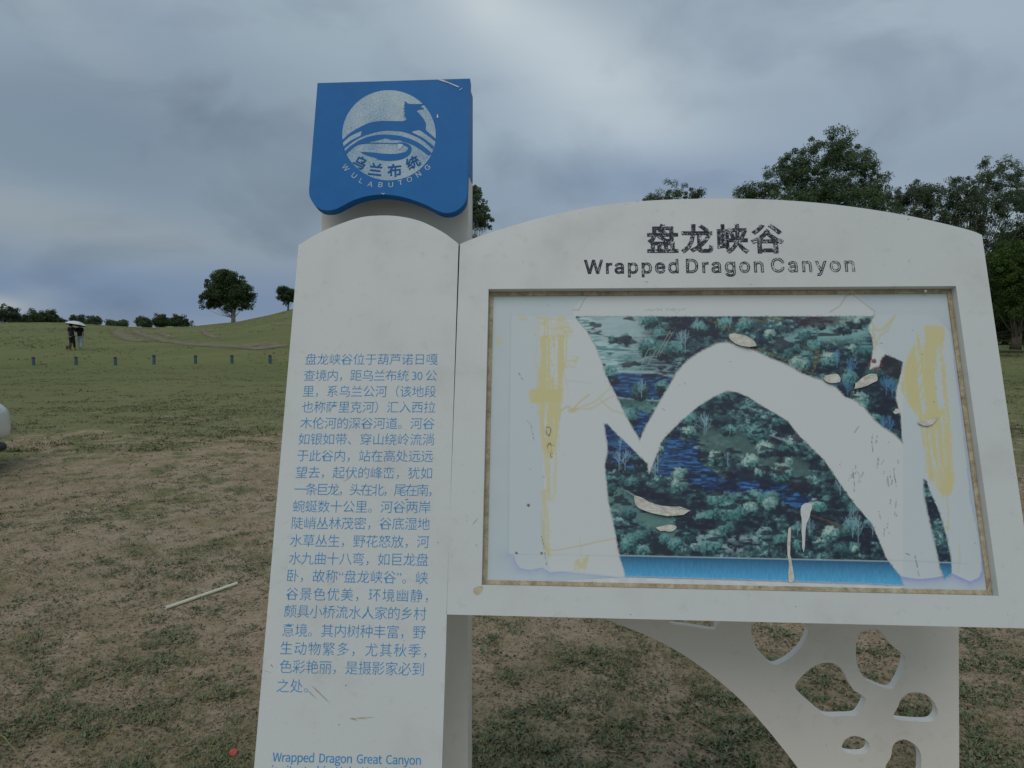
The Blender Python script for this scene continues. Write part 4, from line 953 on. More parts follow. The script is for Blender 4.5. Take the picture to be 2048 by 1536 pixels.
    # yellow-green scribbles along the tear
    C = blend(C, np.exp(-(line_d(X + (nbx - .5) * 16, Y + (n2 - .5) * 12, [(1480, 640), (1560, 640)]) / 2) ** 2) * .6, (0.22, 0.20, 0.06))
    C = blend(C, np.exp(-(line_d(X + (nbx - .5) * 20, Y + (n2 - .5) * 16, [(1420, 640), (1455, 655), (1500, 690), (1580, 725), (1620, 745), (1640, 705), (1600, 690)]) / 1.6) ** 2) * .7, (0.24, 0.21, 0.06))
    C = blend(C, np.exp(-(line_d(X + (nbx - .5) * 14, Y + (n2 - .5) * 12, [(1590, 1022), (1640, 1035), (1665, 1045), (1690, 1060)]) / 1.6) ** 2) * .6, (0.20, 0.13, 0.06))
    # bare white trees
    def bare(x, y, h, n, col=(0.34, 0.58, 0.66), w=.55):
        nonlocal C
        s = (np.abs(X - x) < h) & (Y > y - h * 1.2) & (Y < y + 3)
        if not s.any(): return
        xs, ys = X[s], Y[s]; m = np.zeros(xs.shape)
        for i in range(n):
            a = rad(g.uniform(-60, 60)); t0 = g.uniform(.15, .75) * h; l = (h - t0) * g.uniform(.35, .8)
            p0 = (x, y - t0); p1 = (x + math.sin(a) * l * .5, y - t0 - math.cos(a) * l * .5); p2 = (p1[0] + math.sin(a * .5) * l * .5, p1[1] - l * .5)
            m = np.maximum(m, np.exp(-(line_d(xs, ys, [p0, p1, p2]) / w) ** 2) * g.uniform(.5, 1))
            for q in range(2):
                b_ = a + rad(g.uniform(-50, 50)); p3 = (p1[0] + math.sin(b_) * l * .35, p1[1] - math.cos(b_) * l * .35); m = np.maximum(m, np.exp(-(line_d(xs, ys, [p1, p3]) / (w * .8)) ** 2) * .6)
        m = np.maximum(m, np.exp(-(line_d(xs, ys, [(x, y), (x + h * .03, y - h * .9)]) / (w * 1.1)) ** 2)); C[s] = blend(C[s], m * .8, col)
    for x, y, h, n in ((1283, 795, 40, 14), (1408, 870, 52, 14), (1412, 868, 40, 9), (1238, 940, 44, 14), (1250, 940, 48, 12), (1310, 960, 36, 9), (1315, 945, 46, 9), (1370, 705, 50, 16), (1362, 700, 44, 12), (1455, 930, 30, 8), (1460, 868, 22, 8), (1674, 735, 40, 22), (1700, 750, 38, 20), (1772, 790, 44, 22),
                       (1784, 795, 40, 20), (1765, 870, 44, 22), (1778, 872, 44, 18), (1695, 790, 34, 18), (1672, 780, 30, 18), (1595, 1070, 30, 10), (1618, 1070, 36, 14), (1705, 1075, 70, 16), (1716, 1085, 60, 12), (1680, 990, 40, 10), (1700, 975, 50, 8), (1745, 1070, 40, 12), (1395, 660, 28, 9), (1460, 655, 24, 8), (1240, 900, 30, 8)):
        bare(x, y, h, n, (0.10, 0.30, 0.52) if x > 1640 and y < 900 else (0.30, 0.50, 0.58))
    # bottom band
    y0 = 1111 + (X - 1240) * 0.0215; t = (Y - y0) / 42.0
    band = np.clip(t, 0, 1)[..., None] ** 0.8; bc = np.array((0.020, 0.095, 0.20)) * (1 - band) + np.array((0.10, 0.44, 0.74)) * band
    hat = (fbm(X / 1.6, Y / 9, 2, 85) - .5) * .35; bc = bc * (1 + hat[..., None])
    C = np.where((t > 0)[..., None], bc, C); C = blend(C, np.exp(-((Y - y0) / 1.3) ** 2) * .9, (0.42, 0.55, 0.60))
    C = blend(C, sstep(634.6, 632.8, Y) * .5, (0.03, 0.2, 0.25))
    for poly in (PA, PB, PC):
        s = (X > min(p[0] for p in poly) - 4) & (X < max(p[0] for p in poly) + 4)
        dd = line_d(X[s], Y[s], poly + [poly[0]]); C[s] = blend(C[s], sstep(2.2, .6, dd + (n3[s] - .5) * 3.0) * .65, (0.55, 0.58, 0.56))
    # bare scratches
    for pts in ([(1283, 730), (1296, 700), (1310, 695)], [(1296, 728), (1312, 700)], [(1312, 715), (1330, 680), (1340, 662)], [(1318, 712), (1345, 665)]):
        C = blend(C, np.exp(-(line_d(X + (n3 - .5) * 2, Y, pts) / .8) ** 2) * .7, (0.45, 0.40, 0.36))
    return C
def px_grid(name, x0, x1, y0, y1, step, plane, paint, mat, parent, keep=None, h=0.0, warp=None, **k):
    nx = int((x1 - x0) / step) + 1; ny = int((y1 - y0) / step) + 1
    X, Y = np.meshgrid(np.linspace(x0, x1, nx), np.linspace(y0, y1, ny)); PX, PY = (X, Y) if warp is None else warp(X, Y)
    dx = (PX - CX) / FPX; dy = (CY - PY) / FPX; Fv, Rv, Uv = map(np.array, (F_, R_, U_))
    D_ = Fv + dx[..., None] * Rv + dy[..., None] * Uv; nn = np.array(plane.n); t = np.dot(np.array(plane.o - EYEV), nn) / (D_ @ nn)
    P = D_ * t[..., None] - np.array(plane.o - EYEV); U = P @ np.array(plane.u); V = P @ np.array(plane.v)
    C = paint(PX, PY)
    i, j = np.meshgrid(np.arange(ny - 1), np.arange(nx - 1), indexing='ij'); Fq = np.stack([i * nx + j, (i + 1) * nx + j, (i + 1) * nx + j + 1, i * nx + j + 1], -1)
    if keep is not None:
        xc = (PX[:-1, :-1] + PX[1:, 1:]) / 2; yc = (PY[:-1, :-1] + PY[1:, 1:]) / 2; Fq = Fq[keep(xc, yc)]
    Fq = Fq.reshape(-1, 4); used = np.unique(Fq); remap = np.zeros(nx * ny, np.int64); remap[used] = np.arange(len(used)); Fq = remap[Fq]
    Vv = np.stack([U, V, np.full(U.shape, h)], -1).reshape(-1, 3)[used]; Cc = C.reshape(-1, 3)[used]
    me = mesh_np(name, Vv, Fq); a = me.color_attributes.new('print', 'FLOAT_COLOR', 'POINT'); a.data.foreach_set('color', np.hstack([Cc, np.ones((len(Cc), 1))]).astype(np.float32).ravel())
    me.materials.append(mat); o = bpy.data.objects.new(name, me); COL.objects.link(o); tag(o, **k); place(o, parent, plane); return o
# backing: a warped quad inside the rim
q = [backP.uv(*p) for p in [(986, 590), (1898, 584), (1980, 1183), (972, 1161)]]
def quad_warp(X, Y):
    a, b, c_, d = [(985.5, 590), (1899, 585), (1982, 1184), (972, 1163)]
    return ((a[0] * (1 - X) + b[0] * X) * (1 - Y) + (d[0] * (1 - X) + c_[0] * X) * Y, (a[1] * (1 - X) + b[1] * X) * (1 - Y) + (d[1] * (1 - X) + c_[1] * X) * Y)
px_grid('poster_backing', 0, 1, 0, 1, 1 / 620.0, backP, paint_backing, M['backing'], board, warp=quad_warp, h=0.0)
jagx = lambda X, Y: (X + (fbm(X / 5, Y / 5, 2, 91) - .5) * 3.0, Y + (fbm(X / 5, Y / 5, 2, 92) - .5) * 3.0)
def keeper(poly): return lambda X, Y: inside(*jagx(X, Y), poly)
for poly, lab in ((PA, 'upper torn remnant of the landscape print'), (PB, 'lower torn remnant of the landscape print'), (PC, 'narrow torn sliver of the landscape print')):
    xs = [p[0] for p in poly]; ys = [p[1] for p in poly]
    px_grid('printed_film', min(xs) - 2, max(xs) + 2, min(ys) - 2, max(ys) + 2, 1.0, backP, paint_print, M['print'], board, keep=keeper(poly), h=0.0008, label=lab)
# white strip under the print
flatpoly('tape_strip', [[backP.uv(*p) for p in [(1135, 1160), (1250, 1155), (1460, 1161), (1808, 1173), (1796, 1180), (1500, 1172), (1300, 1168), (1190, 1167), (1186, 1163), (1150, 1168), (1136, 1166)]]], 0.0016, simple('white_tape', (0.66, 0.67, 0.66), 0.7, 0.12, 40), board, backP)
# curled paper flaps
def flap(pts, lift, seed, mat=None):
    g = random.Random(seed); uvs = [Vector(backP.uv(*p)) for p in pts]; c_ = sum(uvs, Vector((0, 0))) / len(uvs)
    ring = [(a + g.gauss(0, .0010), b + g.gauss(0, .0010)) for a, b in smooth_loop([tuple(q_) for q_ in uvs], 2)]; V = []; Fc = []; K = 4; n = len(ring)
    ymin = min(q_[1] for q_ in ring); ymax = max(q_[1] for q_ in ring)
    for k in range(K + 1):
        t = k / K
        for (a, b) in ring:
            p = c_.lerp(Vector((a, b)), max(t, .001)); s = (p.y - ymin) / (ymax - ymin)
            V.append((p.x, p.y, 0.0014 + lift * .8 * max(0, .75 - s) ** 1.5 + lift * .12 * (1 + math.sin(p.x * 330 + seed * 2 + p.y * 150))))
    for k in range(K):
        for i in range(n): j = (i + 1) % n; Fc.append([k * n + i, (k + 1) * n + i, (k + 1) * n + j, k * n + j])
    me = mesh_py('paper_flap', V, Fc, False); me.materials.append(mat or M['flap']); o = bpy.data.objects.new('paper_flap', me); COL.objects.link(o); place(o, board, backP)
    sm = o.modifiers.new('thickness', 'SOLIDIFY'); sm.thickness = 0.0005
flap([(1456, 671), (1470, 667), (1492, 672), (1508, 684), (1511, 696), (1480, 693), (1462, 683)], 0.007, 1)
flap([(1705, 774), (1716, 760), (1738, 748), (1753, 750), (1752, 762), (1735, 771), (1712, 780)], 0.008, 2)
flap([(1646, 758), (1660, 749), (1676, 750), (1678, 764), (1660, 766)], 0.005, 3)
flap([(1268, 992), (1285, 997), (1310, 1008), (1340, 1014), (1376, 1018), (1378, 1024), (1350, 1031), (1320, 1030), (1290, 1022), (1270, 1010)], 0.009, 4)
flap([(1312, 1054), (1322, 1050), (1348, 1050), (1352, 1058), (1338, 1064), (1320, 1062)], 0.006, 5)
flap([(1787, 820), (1796, 818), (1802, 828), (1788, 828)], 0.003, 6)
flap([(1835, 845), (1858, 840), (1878, 832), (1864, 850), (1845, 852)], 0.003, 8)
flap([(1603, 1012), (1612, 1006), (1622, 1010), (1622, 1025), (1614, 1045), (1609, 1080), (1606, 1105), (1603, 1080), (1603, 1045), (1601, 1028)], 0.0015, 7, simple('bare_white_film', (0.64, 0.66, 0.66), 0.6, 0.1, 60))
flap([(1577, 1058), (1580, 1060), (1578, 1100), (1584, 1130), (1588, 1162), (1578, 1162), (1577, 1130), (1574, 1090)], 0.001, 9)
# corner stain of the frame and pin head
flatpoly('stain', [smooth_loop([panP.uv(*p) for p in [(948, 1176), (965, 1172), (964, 1182), (956, 1190), (948, 1186)]], 3)], 0.0004, simple('tan_stain', (0.50, 0.45, 0.33), .8, .2, 60), board, panP)
for a, b in (((944, 1050), (958, 1034)), ((950, 1088), (956, 1094))): scuff(panP, board, a, b, .0006, M['scuff'])
for p in ((1260, 1228), (1590, 1212), (1290, 563), (1294, 563), (1500, 568), (1816, 521)): scuff(panP, board, p, (p[0] + 2.5, p[1] + 2), .0006, M['scuffd'])
V, Fc = lathe([(0.0001, .003), (.002, .0025), (.003, 0)], 12); me = mesh_py('screw', [(x, y, z) for x, y, z in V], Fc, True); me.materials.append(M['column'])
o = bpy.data.objects.new('screw', me); COL.objects.link(o); uu = panP.uv(1857, 578); Pm = Plane(panP.pt(uu[0], uu[1] , -0.012), LEAN); place(o, board, Pm)

# title
o_t = 0.0006
a0 = panP.uv(1294, 481); a1 = panP.uv(1568, 480)
b0 = panP.uv(1168, 536); b1 = panP.uv(1709, 531)
WT1 = worn_title('flaking_title_vinyl', a0[0], a1[0], 0.455, 0.465); WT2 = worn_title('flaking_subtitle_vinyl', b0[0], b1[0], 0.46, 0.62)
WT3 = worn_title('flaking_title_edge', a0[0], a1[0], 0.435, 0.445); WT4 = worn_title('flaking_subtitle_edge', b0[0], b1[0], 0.40, 0.465)
fit_text('title_text', '盘龙峡谷', a0, a1, panP, 0.068, o_t, WT1, board)
fit_text('title_outline', '盘龙峡谷', a0, a1, panP, 0.068, 0.0007, WT3, board, fill=False, outline=0.0019)
for wd, xa, xb in (('Wrapped', 1168, 1357), ('Dragon', 1372, 1527), ('Canyon', 1542, 1709)):
    q0 = panP.uv(xa, 536 - (xa - 1168) * .0092); q1 = panP.uv(xb, 536 - (xb - 1168) * .0092)
    fit_text('subtitle_word', wd, q0, q1, panP, 0.0292 / CAP1, o_t, WT2, board, cjk=False)
    fit_text('subtitle_outline', wd, q0, q1, panP, 0.0292 / CAP1, 0.0007, WT4, board, cjk=False, fill=False, outline=0.0011)

# support bracket (vertical plate with pebble-shaped openings)
Z8 = lambda X, Y: (1200 + X * 0.41406, 1220 + Y * 0.41406)
def bz(pts): return [brP.uv(*Z8(*p)) for p in pts]
arc = smooth_loop(bz([(-160, -60), (30, 45), (230, 125), (400, 215), (540, 315), (680, 435), (790, 555), (880, 665), (955, 763), (1010, 850), (1060, 960)]), 4, False)
ur = brP.uv(1918, 1400)[0]; vt = brP.uv(1700, 1150)[1]; vg = (-brP.o.z - 0.02) / math.cos(COL_LEAN)
foot_u = brP.uv(1660, 1700)[0]
outer = [(ur, vt), (arc[0][0], vt)] + arc + [(foot_u, vg), (ur, vg)]
holes = [
 [(340, 66), (420, 78), (548, 97), (562, 80), (582, 50), (575, 20), (450, 10), (350, 30)],
 [(735, 62), (733, 120), (755, 180), (800, 235), (830, 262), (862, 262), (920, 230), (970, 180), (998, 130), (1005, 90), (985, 50), (940, 20), (860, 5), (790, 15)],
 [(1245, 120), (1236, 200), (1245, 270), (1280, 330), (1330, 360), (1405, 383), (1435, 350), (1460, 300), (1475, 245), (1462, 210), (1420, 180), (1375, 130), (1345, 95), (1300, 97)],
 [(943, 365), (970, 410), (1030, 465), (1090, 510), (1170, 512), (1235, 508), (1262, 480), (1282, 440), (1275, 418), (1230, 390), (1200, 345), (1175, 295), (1140, 262), (1090, 255), (1040, 268), (985, 310)],
 [(1418, 520), (1480, 535), (1590, 540), (1622, 520), (1632, 490), (1610, 440), (1575, 408), (1535, 398), (1490, 402), (1455, 430), (1440, 465)],
 [(1168, 668), (1190, 690), (1240, 698), (1285, 692), (1303, 665), (1290, 632), (1255, 613), (1215, 610), (1180, 632)],
 [(1418, 650), (1466, 625), (1520, 650), (1548, 690), (1552, 740), (1545, 800), (1500, 840), (1430, 830), (1385, 790), (1380, 755), (1405, 710)],
 [(1500, 930), (1560, 900), (1640, 930), (1660, 1000), (1600, 1050), (1520, 1030)],
 [(1250, 900), (1310, 890), (1340, 940), (1300, 980), (1255, 960)]]
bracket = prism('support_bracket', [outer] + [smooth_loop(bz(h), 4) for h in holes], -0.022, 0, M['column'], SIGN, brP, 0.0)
bracket.data.materials.append(M['cut'])  # side faces and hole rims get the colour with painted-in top light
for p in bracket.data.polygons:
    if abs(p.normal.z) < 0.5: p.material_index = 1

# ------------------------------------------------------------------ parking posts
BLP = simple('bollard_faded_blue', (0.055, 0.125, 0.16), 0.75, 0.35, 12, 0.2); RDP = simple('bollard_faded_red', (0.11, 0.05, 0.045), 0.75, 0.3, 12)
gb = 'short painted posts in a row across the meadow'
posts = [(67, 'leftmost'), (152, 'second'), (231, 'third'), (308, 'fourth and a little taller'), (391, 'fifth'), (464, 'sixth'), (540, 'last, nearest the text panel')]
plabs = ['blue post with a red top, leftmost of the row in the meadow', 'blue post with a red top just below the couple with the umbrella', 'blue post with a red top, third in the row from the left',
         'slightly taller blue post with a red top, middle of the row', 'blue post with a red top, third in the row counted from the text panel', 'blue post with a red top, next to last before the text panel', 'blue post with a red top, closest to the text panel in the row']
pb = join([tube([(0, 0, -.1), (0, 0, .33)], [.075, .075], 14)]); pt_ = join([tube([(0, 0, .33), (0, 0, .42), (0, 0, .435)], [.077, .077, .06], 14)])
pme = mesh_py('post_body', *pb); pte = mesh_py('post_top', *pt_); pme.materials.append(BLP); pte.materials.append(RDP)
for i, (px, _) in enumerate(posts):
    p = at(px, 726, 35.5); z = gz(p.x, p.y); r = empty('parking_post', (p.x, p.y, z), label=plabs[i], cat='post', group=gb)
    r.rotation_euler = (random.uniform(-.04, .04), random.uniform(-.05, .05), 0)
    if i == 3: r.scale = (1, 1, 1.15)
    for nme, mm in (('post_body', pme), ('post_top', pte)):
        o = bpy.data.objects.new(nme, mm); COL.objects.link(o); o.parent = r

# ------------------------------------------------------------------ people, umbrella, dog
def skin_obj(name, pts, edges, mat, parent, root=0, sub=2):
    me = bpy.data.meshes.new(name); me.from_pydata([p[:3] for p in pts], edges, []); o = bpy.data.objects.new(name, me); COL.objects.link(o)
    sk = o.modifiers.new('skin', 'SKIN'); sk.use_smooth_shade = True
    lay = me.skin_vertices[0].data
    for i, p in enumerate(pts):
        lay[i].radius = (p[3], p[4] if len(p) > 4 else p[3]); lay[i].use_root = (i == root)
    ss = o.modifiers.new('sub', 'SUBSURF'); ss.levels = sub; ss.render_levels = sub
    dg = bpy.context.evaluated_depsgraph_get(); dg.update(); m2 = bpy.data.meshes.new_from_object(o.evaluated_get(dg)); COL.objects.unlink(o); bpy.data.objects.remove(o)
    m2.name = name; m2.materials.clear(); m2.materials.append(mat); o = bpy.data.objects.new(name, m2); COL.objects.link(o); o.parent = parent; return o
SKIN = simple('skin', (0.42, 0.28, 0.21), 0.6, 0.08, 30); BLK = simple('black_cloth', (0.010, 0.011, 0.018), 0.9, 0.3, 30); NVY = simple('dark_navy_cloth', (0.013, 0.015, 0.028), 0.9, 0.3, 30)
JEAN = simple('pale_jeans', (0.30, 0.36, 0.42), 0.85, 0.25, 14); HAIR = simple('black_hair', (0.012, 0.01, 0.009), 0.6, 0.3, 50); SHOE = simple('pale_shoe', (0.30, 0.27, 0.24), 0.7, 0.2, 30)
def person(loc, rz, label, top, bottom, H, stance, arms, long_top=False):
    r = empty('person', loc, rz, label=label, cat='person'); k = H / 1.72
    r.scale = (k, k, k)
    (lf, rf) = stance; (la, ra) = arms     # feet (x,y) and arm joints [elbow, hand]
    body = [(0, 0, .92, .13, .10), (0, 0, 1.12, .12, .09), (0, 0, 1.32, .145, .095), (0, 0, 1.44, .06, .055), (0, 0, 1.50, .048, .048), (0, -.01, 1.60, .078, .09), (0, -.005, 1.68, .06, .075),
            (-.17, 0, 1.39, .05), (la[0][0], la[0][1], la[0][2], .04), (la[1][0], la[1][1], la[1][2], .028), (.17, 0, 1.39, .05), (ra[0][0], ra[0][1], ra[0][2], .04), (ra[1][0], ra[1][1], ra[1][2], .028),
            (-.09, 0, .84, .085), (lf[0] * .6 - .03, lf[1] * .35 - .03, .48, .055), (lf[0], lf[1], .09, .038), (.09, 0, .84, .085), (rf[0] * .6 + .03, rf[1] * .35 - .03, .48, .055), (rf[0], rf[1], .09, .038),
            (lf[0], lf[1] - .13, .04, .032), (rf[0], rf[1] - .13, .04, .032)]
    e = [(0, 1), (1, 2), (2, 3), (3, 4), (4, 5), (5, 6), (2, 7), (7, 8), (8, 9), (2, 10), (10, 11), (11, 12), (0, 13), (13, 14), (14, 15), (0, 16), (16, 17), (17, 18), (15, 19), (18, 20)]
    skin_obj('body', body, e, SKIN, r)
    sl = lambda a, b, t: tuple(a[i] * (1 - t) + b[i] * t for i in range(3))
    shirt = [(0, 0, .84, .17, .135), (0, 0, .98, .165, .13), (0, 0, 1.12, .15, .115), (0, 0, 1.32, .17, .12), (0, 0, 1.42, .095, .08), (-.175, 0, 1.39, .075), (*sl((-.17, 0, 1.39), la[0], .8), .062), (.175, 0, 1.39, .075), (*sl((.17, 0, 1.39), ra[0], .8), .062)]
    skin_obj('shirt', shirt, [(0, 1), (1, 2), (2, 3), (3, 4), (3, 5), (5, 6), (3, 7), (7, 8)], top, r)
    tr = [(0, 0, .93, .155, .125), (-.09, 0, .82, .115), (lf[0] * .6 - .03, lf[1] * .35 - .03, .48, .088), (lf[0], lf[1], .13, .068), (.09, 0, .82, .115), (rf[0] * .6 + .03, rf[1] * .35 - .03, .48, .088), (rf[0], rf[1], .13, .068)]
    skin_obj('trousers', tr, [(0, 1), (1, 2), (2, 3), (0, 4), (4, 5), (5, 6)], bottom, r)
    skin_obj('hair', [(0, .02, 1.60, .085, .09), (0, .015, 1.69, .078, .085), (0, .05, 1.53, .06, .04)], [(0, 1), (0, 2)], HAIR, r)
    for f in (lf, rf): skin_obj('shoe', [(f[0], f[1] + .02, .05, .048), (f[0], f[1] - .14, .04, .042)], [(0, 1)], SHOE, r)
    return r
pp = at(146, 696, 44.0); zz = gz(pp.x, pp.y)
pl1 = (pp.x - .04, pp.y, zz); person(pl1, rad(175), 'person in all dark clothes, left one under the white umbrella', NVY, NVY, 1.70, ((-.05, -.15), (.07, .12)), (((-.24, .06, 1.14), (-.12, -.14, 1.22)), ((.24, 0, 1.12), (.25, -.05, .88))))
pp2 = at(161, 696, 44.2); zz2 = gz(pp2.x, pp2.y)
person((pp2.x, pp2.y, zz2), rad(188), 'person in a black top and pale jeans, right one under the umbrella', BLK, JEAN, 1.68, ((-.08, .12), (.08, -.12)), (((-.22, 0, 1.12), (-.2, -.08, .9)), ((.24, .02, 1.14), (.16, -.16, 1.24))))
um = empty('umbrella', ((pp.x + pp2.x) / 2 + .03, pp.y - .05, zz + 1.24), label='white-topped umbrella with a dark lining held over the couple', cat='umbrella')
um.rotation_euler = (rad(-9), rad(7), 0)
ucol = simple('umbrella_white', (0.62, 0.66, 0.68), 0.6, 0.08, 10); udk = simple('umbrella_lining', (0.012, 0.014, 0.02), 0.8, 0.2, 10)
def canopy(dz, sc_):
    V = [(0, 0, .58 + dz)]; Fc = []; n = 32
    for k, (r_, z) in enumerate([(.2, .56), (.38, .50), (.52, .42), (.62, .33)]):
        for i in range(n): a = 2 * math.pi * i / n; q_ = r_ * (1 - (.05 + .02 * k) * (0.5 - 0.5 * math.cos(a * 8))); V.append((q_ * math.cos(a) * sc_, q_ * math.sin(a) * sc_, z + dz))
    for i in range(n): Fc.append([0, 1 + i, 1 + (i + 1) % n])
    for k in range(3):
        for i in range(n): j = (i + 1) % n; b = 1 + k * n; Fc.append([b + i, b + n + i, b + n + j, b + j])
    return V, Fc
link('canopy', mesh_py('canopy', *canopy(0, 1), True), ucol, um); link('lining', mesh_py('lining', *canopy(-.012, .998), True), udk, um)
link('shaft', mesh_py('shaft', *tube([(0, 0, 0), (0, 0, .62)], [.008, .005], 8)), BLK, um); link('handle', mesh_py('handle', *tube([(0, 0, 0), (0, 0, -.07), (.02, 0, -.1), (.05, 0, -.09)], [.014] * 4, 8)), BLK, um)
for i in range(8):
    a = 2 * math.pi * i / 8; link('rib', mesh_py('rib', *tube([(0, 0, .56), (.37 * math.cos(a), .37 * math.sin(a), .48), (.61 * math.cos(a), .61 * math.sin(a), .32)], [.004, .003, .002], 5)), BLK, um)
dp = at(137, 695, 43.6); dg_ = empty('dog', (dp.x, dp.y, gz(dp.x, dp.y)), rad(70), label='small brown dog at the feet of the person in dark clothes', cat='dog')
fur = simple('brown_fur', (0.13, 0.065, 0.04), 0.9, 0.4, 25, 0.5)
skin_obj('body', [(0, .12, .24, .07), (0, -.10, .25, .08), (0, -.18, .31, .05), (0, -.24, .38, .055), (0, -.32, .36, .028), (.05, -.12, .14, .028), (.05, -.12, .03, .02), (-.05, -.12, .14, .028), (-.05, -.12, .03, .02),
    (.05, .10, .16, .038), (.05, .16, .10, .022), (.05, .14, .03, .02), (-.05, .10, .16, .038), (-.05, .16, .10, .022), (-.05, .14, .03, .02), (0, .20, .30, .02), (0, .26, .38, .015), (.035, -.22, .44, .015), (-.035, -.22, .44, .015)],
    [(0, 1), (1, 2), (2, 3), (3, 4), (1, 5), (5, 6), (1, 7), (7, 8), (0, 9), (9, 10), (10, 11), (0, 12), (12, 13), (13, 14), (0, 15), (15, 16), (3, 17), (3, 18)], fur, dg_, 1)

# ------------------------------------------------------------------ litter near the sign
def gp(px, py):
    d = ray(px, py); t = -EYE / d.z; p = EYEV + d * t; return Vector((p.x, p.y, gz(p.x, p.y)))
a, b = gp(331, 1219), gp(474, 1169)
pip = empty('plastic_pipe', a, label='thin cream white plastic pipe lying on the bare soil', cat='pipe')
link('tube', mesh_py('tube', *lathe([(.0075, 0), (.0095, 0), (.0095, 1), (.0075, 1), (.0075, 0)], 16)), simple('cream_plastic', (0.66, 0.65, 0.50), 0.45, 0.08, 30), pip)
tb = pip.children[0]; d = (b - a); tb.matrix_basis = Matrix.Translation((0, 0, .012)) @ d.to_track_quat('Z', 'Y').to_matrix().to_4x4() @ Matrix.Diagonal((1, 1, d.length, 1))
c_ = gp(467, 1512); V, Fc = lathe([(0.0001, .010), (.012, .010), (.0145, .008), (.015, 0), (.0135, 0)], 20)
co = link('bottle_cap', mesh_py('bottle_cap', V, Fc, True), simple('red_plastic', (0.55, 0.09, 0.08), 0.4, 0.06, 30), label='small red bottle cap on the soil beside the foot of the text panel', cat='bottle cap'); co.location = c_ + Vector((0, 0, .004)); co.rotation_euler = (.25, .1, 0)
stone_m = simple('pale_pebble', (0.38, 0.35, 0.31), 0.9, 0.25, 40)
def pebbles():
    g = np.random.default_rng(8); n = 1400; y = 1.9 * (9 / 1.9) ** g.random(n); x = (g.random(n) * 2 - 1) * .85 * y; z = terrain(x, y); s = g.uniform(.0015, .005, n) * g.choice([1, 1, 1.6], n)
    o8 = np.array([(1, 0, 0), (0, 1, 0), (-1, 0, 0), (0, -1, 0), (0, 0, .7), (0, 0, -.5)]); j = g.uniform(.7, 1.3, (n, 6, 1)); V = np.stack([x, y, z], 1)[:, None] + o8[None] * s[:, None, None] * j
    f = np.array([(0, 1, 4), (1, 2, 4), (2, 3, 4), (3, 0, 4), (1, 0, 5), (2, 1, 5), (3, 2, 5), (0, 3, 5)]); F2 = (f[None] + (np.arange(n) * 6)[:, None, None]).reshape(-1, 3)
    link('gravel', mesh_np('gravel', V.reshape(-1, 3), F2), stone_m, kind='stuff', label='scattered tiny pale pebbles on the soil', cat='gravel')
pebbles()

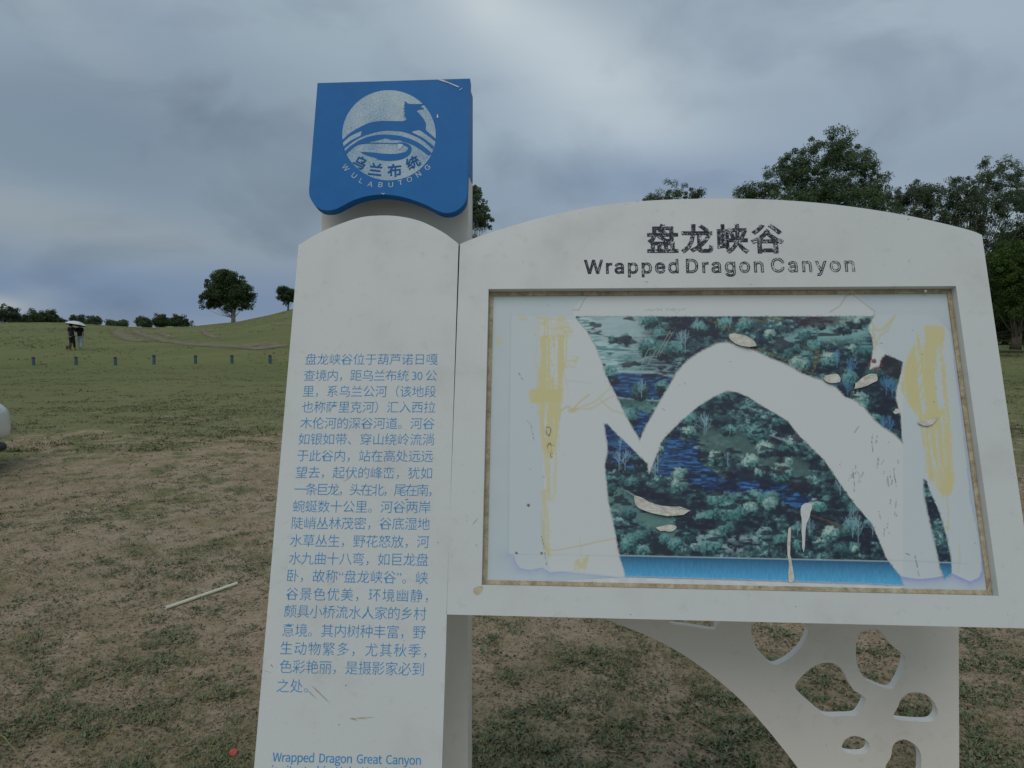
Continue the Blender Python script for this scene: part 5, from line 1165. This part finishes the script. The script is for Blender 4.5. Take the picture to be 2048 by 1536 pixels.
# ------------------------------------------------------------------ parked car (only its front corner enters the frame)
def car():
    fr = at(28, 850, 8.2); r = empty('parked_car', (0, 0, 0), label='white car at the left edge of the photo, mostly cut off', cat='car')
    hd = rad(-8)  # heading azimuth
    r.rotation_euler = (0, 0, -hd)           # local +Y = forward
    W = 0.90
    wht = simple('car_white_paint', (0.74, 0.75, 0.72), 0.25, 0.02, 5); wht.node_tree.nodes['Principled BSDF'].inputs['Coat Weight'].default_value = 0.6
    blk = simple('car_black_trim', (0.02, 0.02, 0.022), 0.6, 0.2, 30); gls = simple('car_glass', (0.015, 0.018, 0.02), 0.08, 0.1, 5); rub = simple('tyre_rubber', (0.02, 0.02, 0.02), 0.85, 0.3, 40); alu = simple('wheel_alloy', (0.45, 0.46, 0.47), 0.35, 0.1, 20, metal=0.8)
    # stations: y, zlow, zhigh, halfwidth
    st = [(-2.2, .42, .78, .62), (-2.15, .30, .95, .80), (-1.9, .25, 1.02, .88), (-1.3, .24, 1.02, .90), (-.3, .24, 1.0, .90), (.6, .24, .98, .90), (1.1, .24, .95, .90), (1.6, .25, .88, .89), (1.95, .24, .80, .86), (2.12, .24, .72, .80), (2.2, .28, .62, .66)]
    def loft(st, n=20, p=4.0):
        V = []; Fc = []
        for (y, z0, z1, w) in st:
            for k in range(n):
                t = 2 * math.pi * k / n; c_, s_ = math.cos(t), math.sin(t); V.append((w * abs(c_) ** (2 / p) * (1 if c_ > 0 else -1), y, (z0 + z1) / 2 + (z1 - z0) / 2 * abs(s_) ** (2 / p) * (1 if s_ > 0 else -1)))
        for i in range(len(st) - 1):
            for k in range(n): j = (k + 1) % n; Fc.append([i * n + k, i * n + j, (i + 1) * n + j, (i + 1) * n + k])
        Fc.append(list(range(n))); Fc.append([(len(st) - 1) * n + k for k in range(n)][::-1]); return V, Fc
    body = link('body', mesh_py('body', *loft(st, 28), True), wht, r); s = body.modifiers.new('s', 'SUBSURF'); s.levels = s.render_levels = 1
    link('cabin_glass', mesh_py('cabin_glass', *loft([(-1.95, .95, 1.0, .7), (-1.6, .95, 1.38, .68), (-.6, .95, 1.46, .70), (.2, .95, 1.44, .70), (.95, .93, .97, .74)], 20), True), gls, r)
    link('roof', mesh_py('roof', *loft([(-1.55, 1.37, 1.41, .62), (-.6, 1.44, 1.49, .64), (.15, 1.42, 1.47, .62)], 20), True), wht, r)
    link('lower_trim', mesh_py('lower_trim', *loft([(-2.17, .20, .34, .78), (-1.9, .17, .32, .885), (1.8, .17, .32, .895), (2.0, .15, .28, .78), (2.12, .18, .30, .62)], 20), True), blk, r)
    for sy in (-1.35, 1.27):
        for sx in (-1, 1):
            link('wheel_arch', mesh_py('wheel_arch', [(sx * (x_ ) , sy + y_, .36 + z_) for (y_, x_, z_) in []] or [(x_ + sx * .86, y_ + sy, z_ + .35) for x_, y_, z_ in [(q_[1], q_[0], q_[2]) for q_ in lathe([(.0001, -.05), (.365, -.05), (.365, .035), (.0001, .035)], 28, 'Y')[0]]], lathe([(0, 0), (0, 0), (0, 0), (0, 0)], 28, 'Y')[1]), blk, r)
            prof = [(.20, -.1), (.31, -.1), (.33, -.07), (.33, .03), (.31, .05), (.20, .05)]
            V, Fc = lathe(prof, 28, 'Y'); w = empty('wheel', (sx * .85, sy, .335)); w.parent = r
            link('tyre', mesh_py('tyre', [(q_[1], q_[0], q_[2]) for q_ in V], Fc, True), rub, w)
            V, Fc = lathe([(.0001, .0), (.06, .02), (.07, -.01), (.19, .01), (.205, .045), (.205, -.09)], 28, 'Y'); link('rim', mesh_py('rim', [(q_[1] * sx, q_[0], q_[2]) for q_ in V], Fc, True), alu, w)
    for sx in (-1, 1): link('headlight', mesh_py('headlight', *box(sx * .52 - .15, sx * .52 + .15, 2.02, 2.13, .58, .66)), gls, r)
    # put the right side silhouette on the seen pixel: front right corner
    loc = Vector((fr.x, fr.y, 0)) - Matrix.Rotation(-hd, 3, 'Z') @ Vector((.82, 2.10, 0)); r.location = (loc.x, loc.y, gz(loc.x, loc.y))
car()
print('tris', sum(len(o.data.polygons) for o in bpy.data.objects if o.type == 'MESH'))
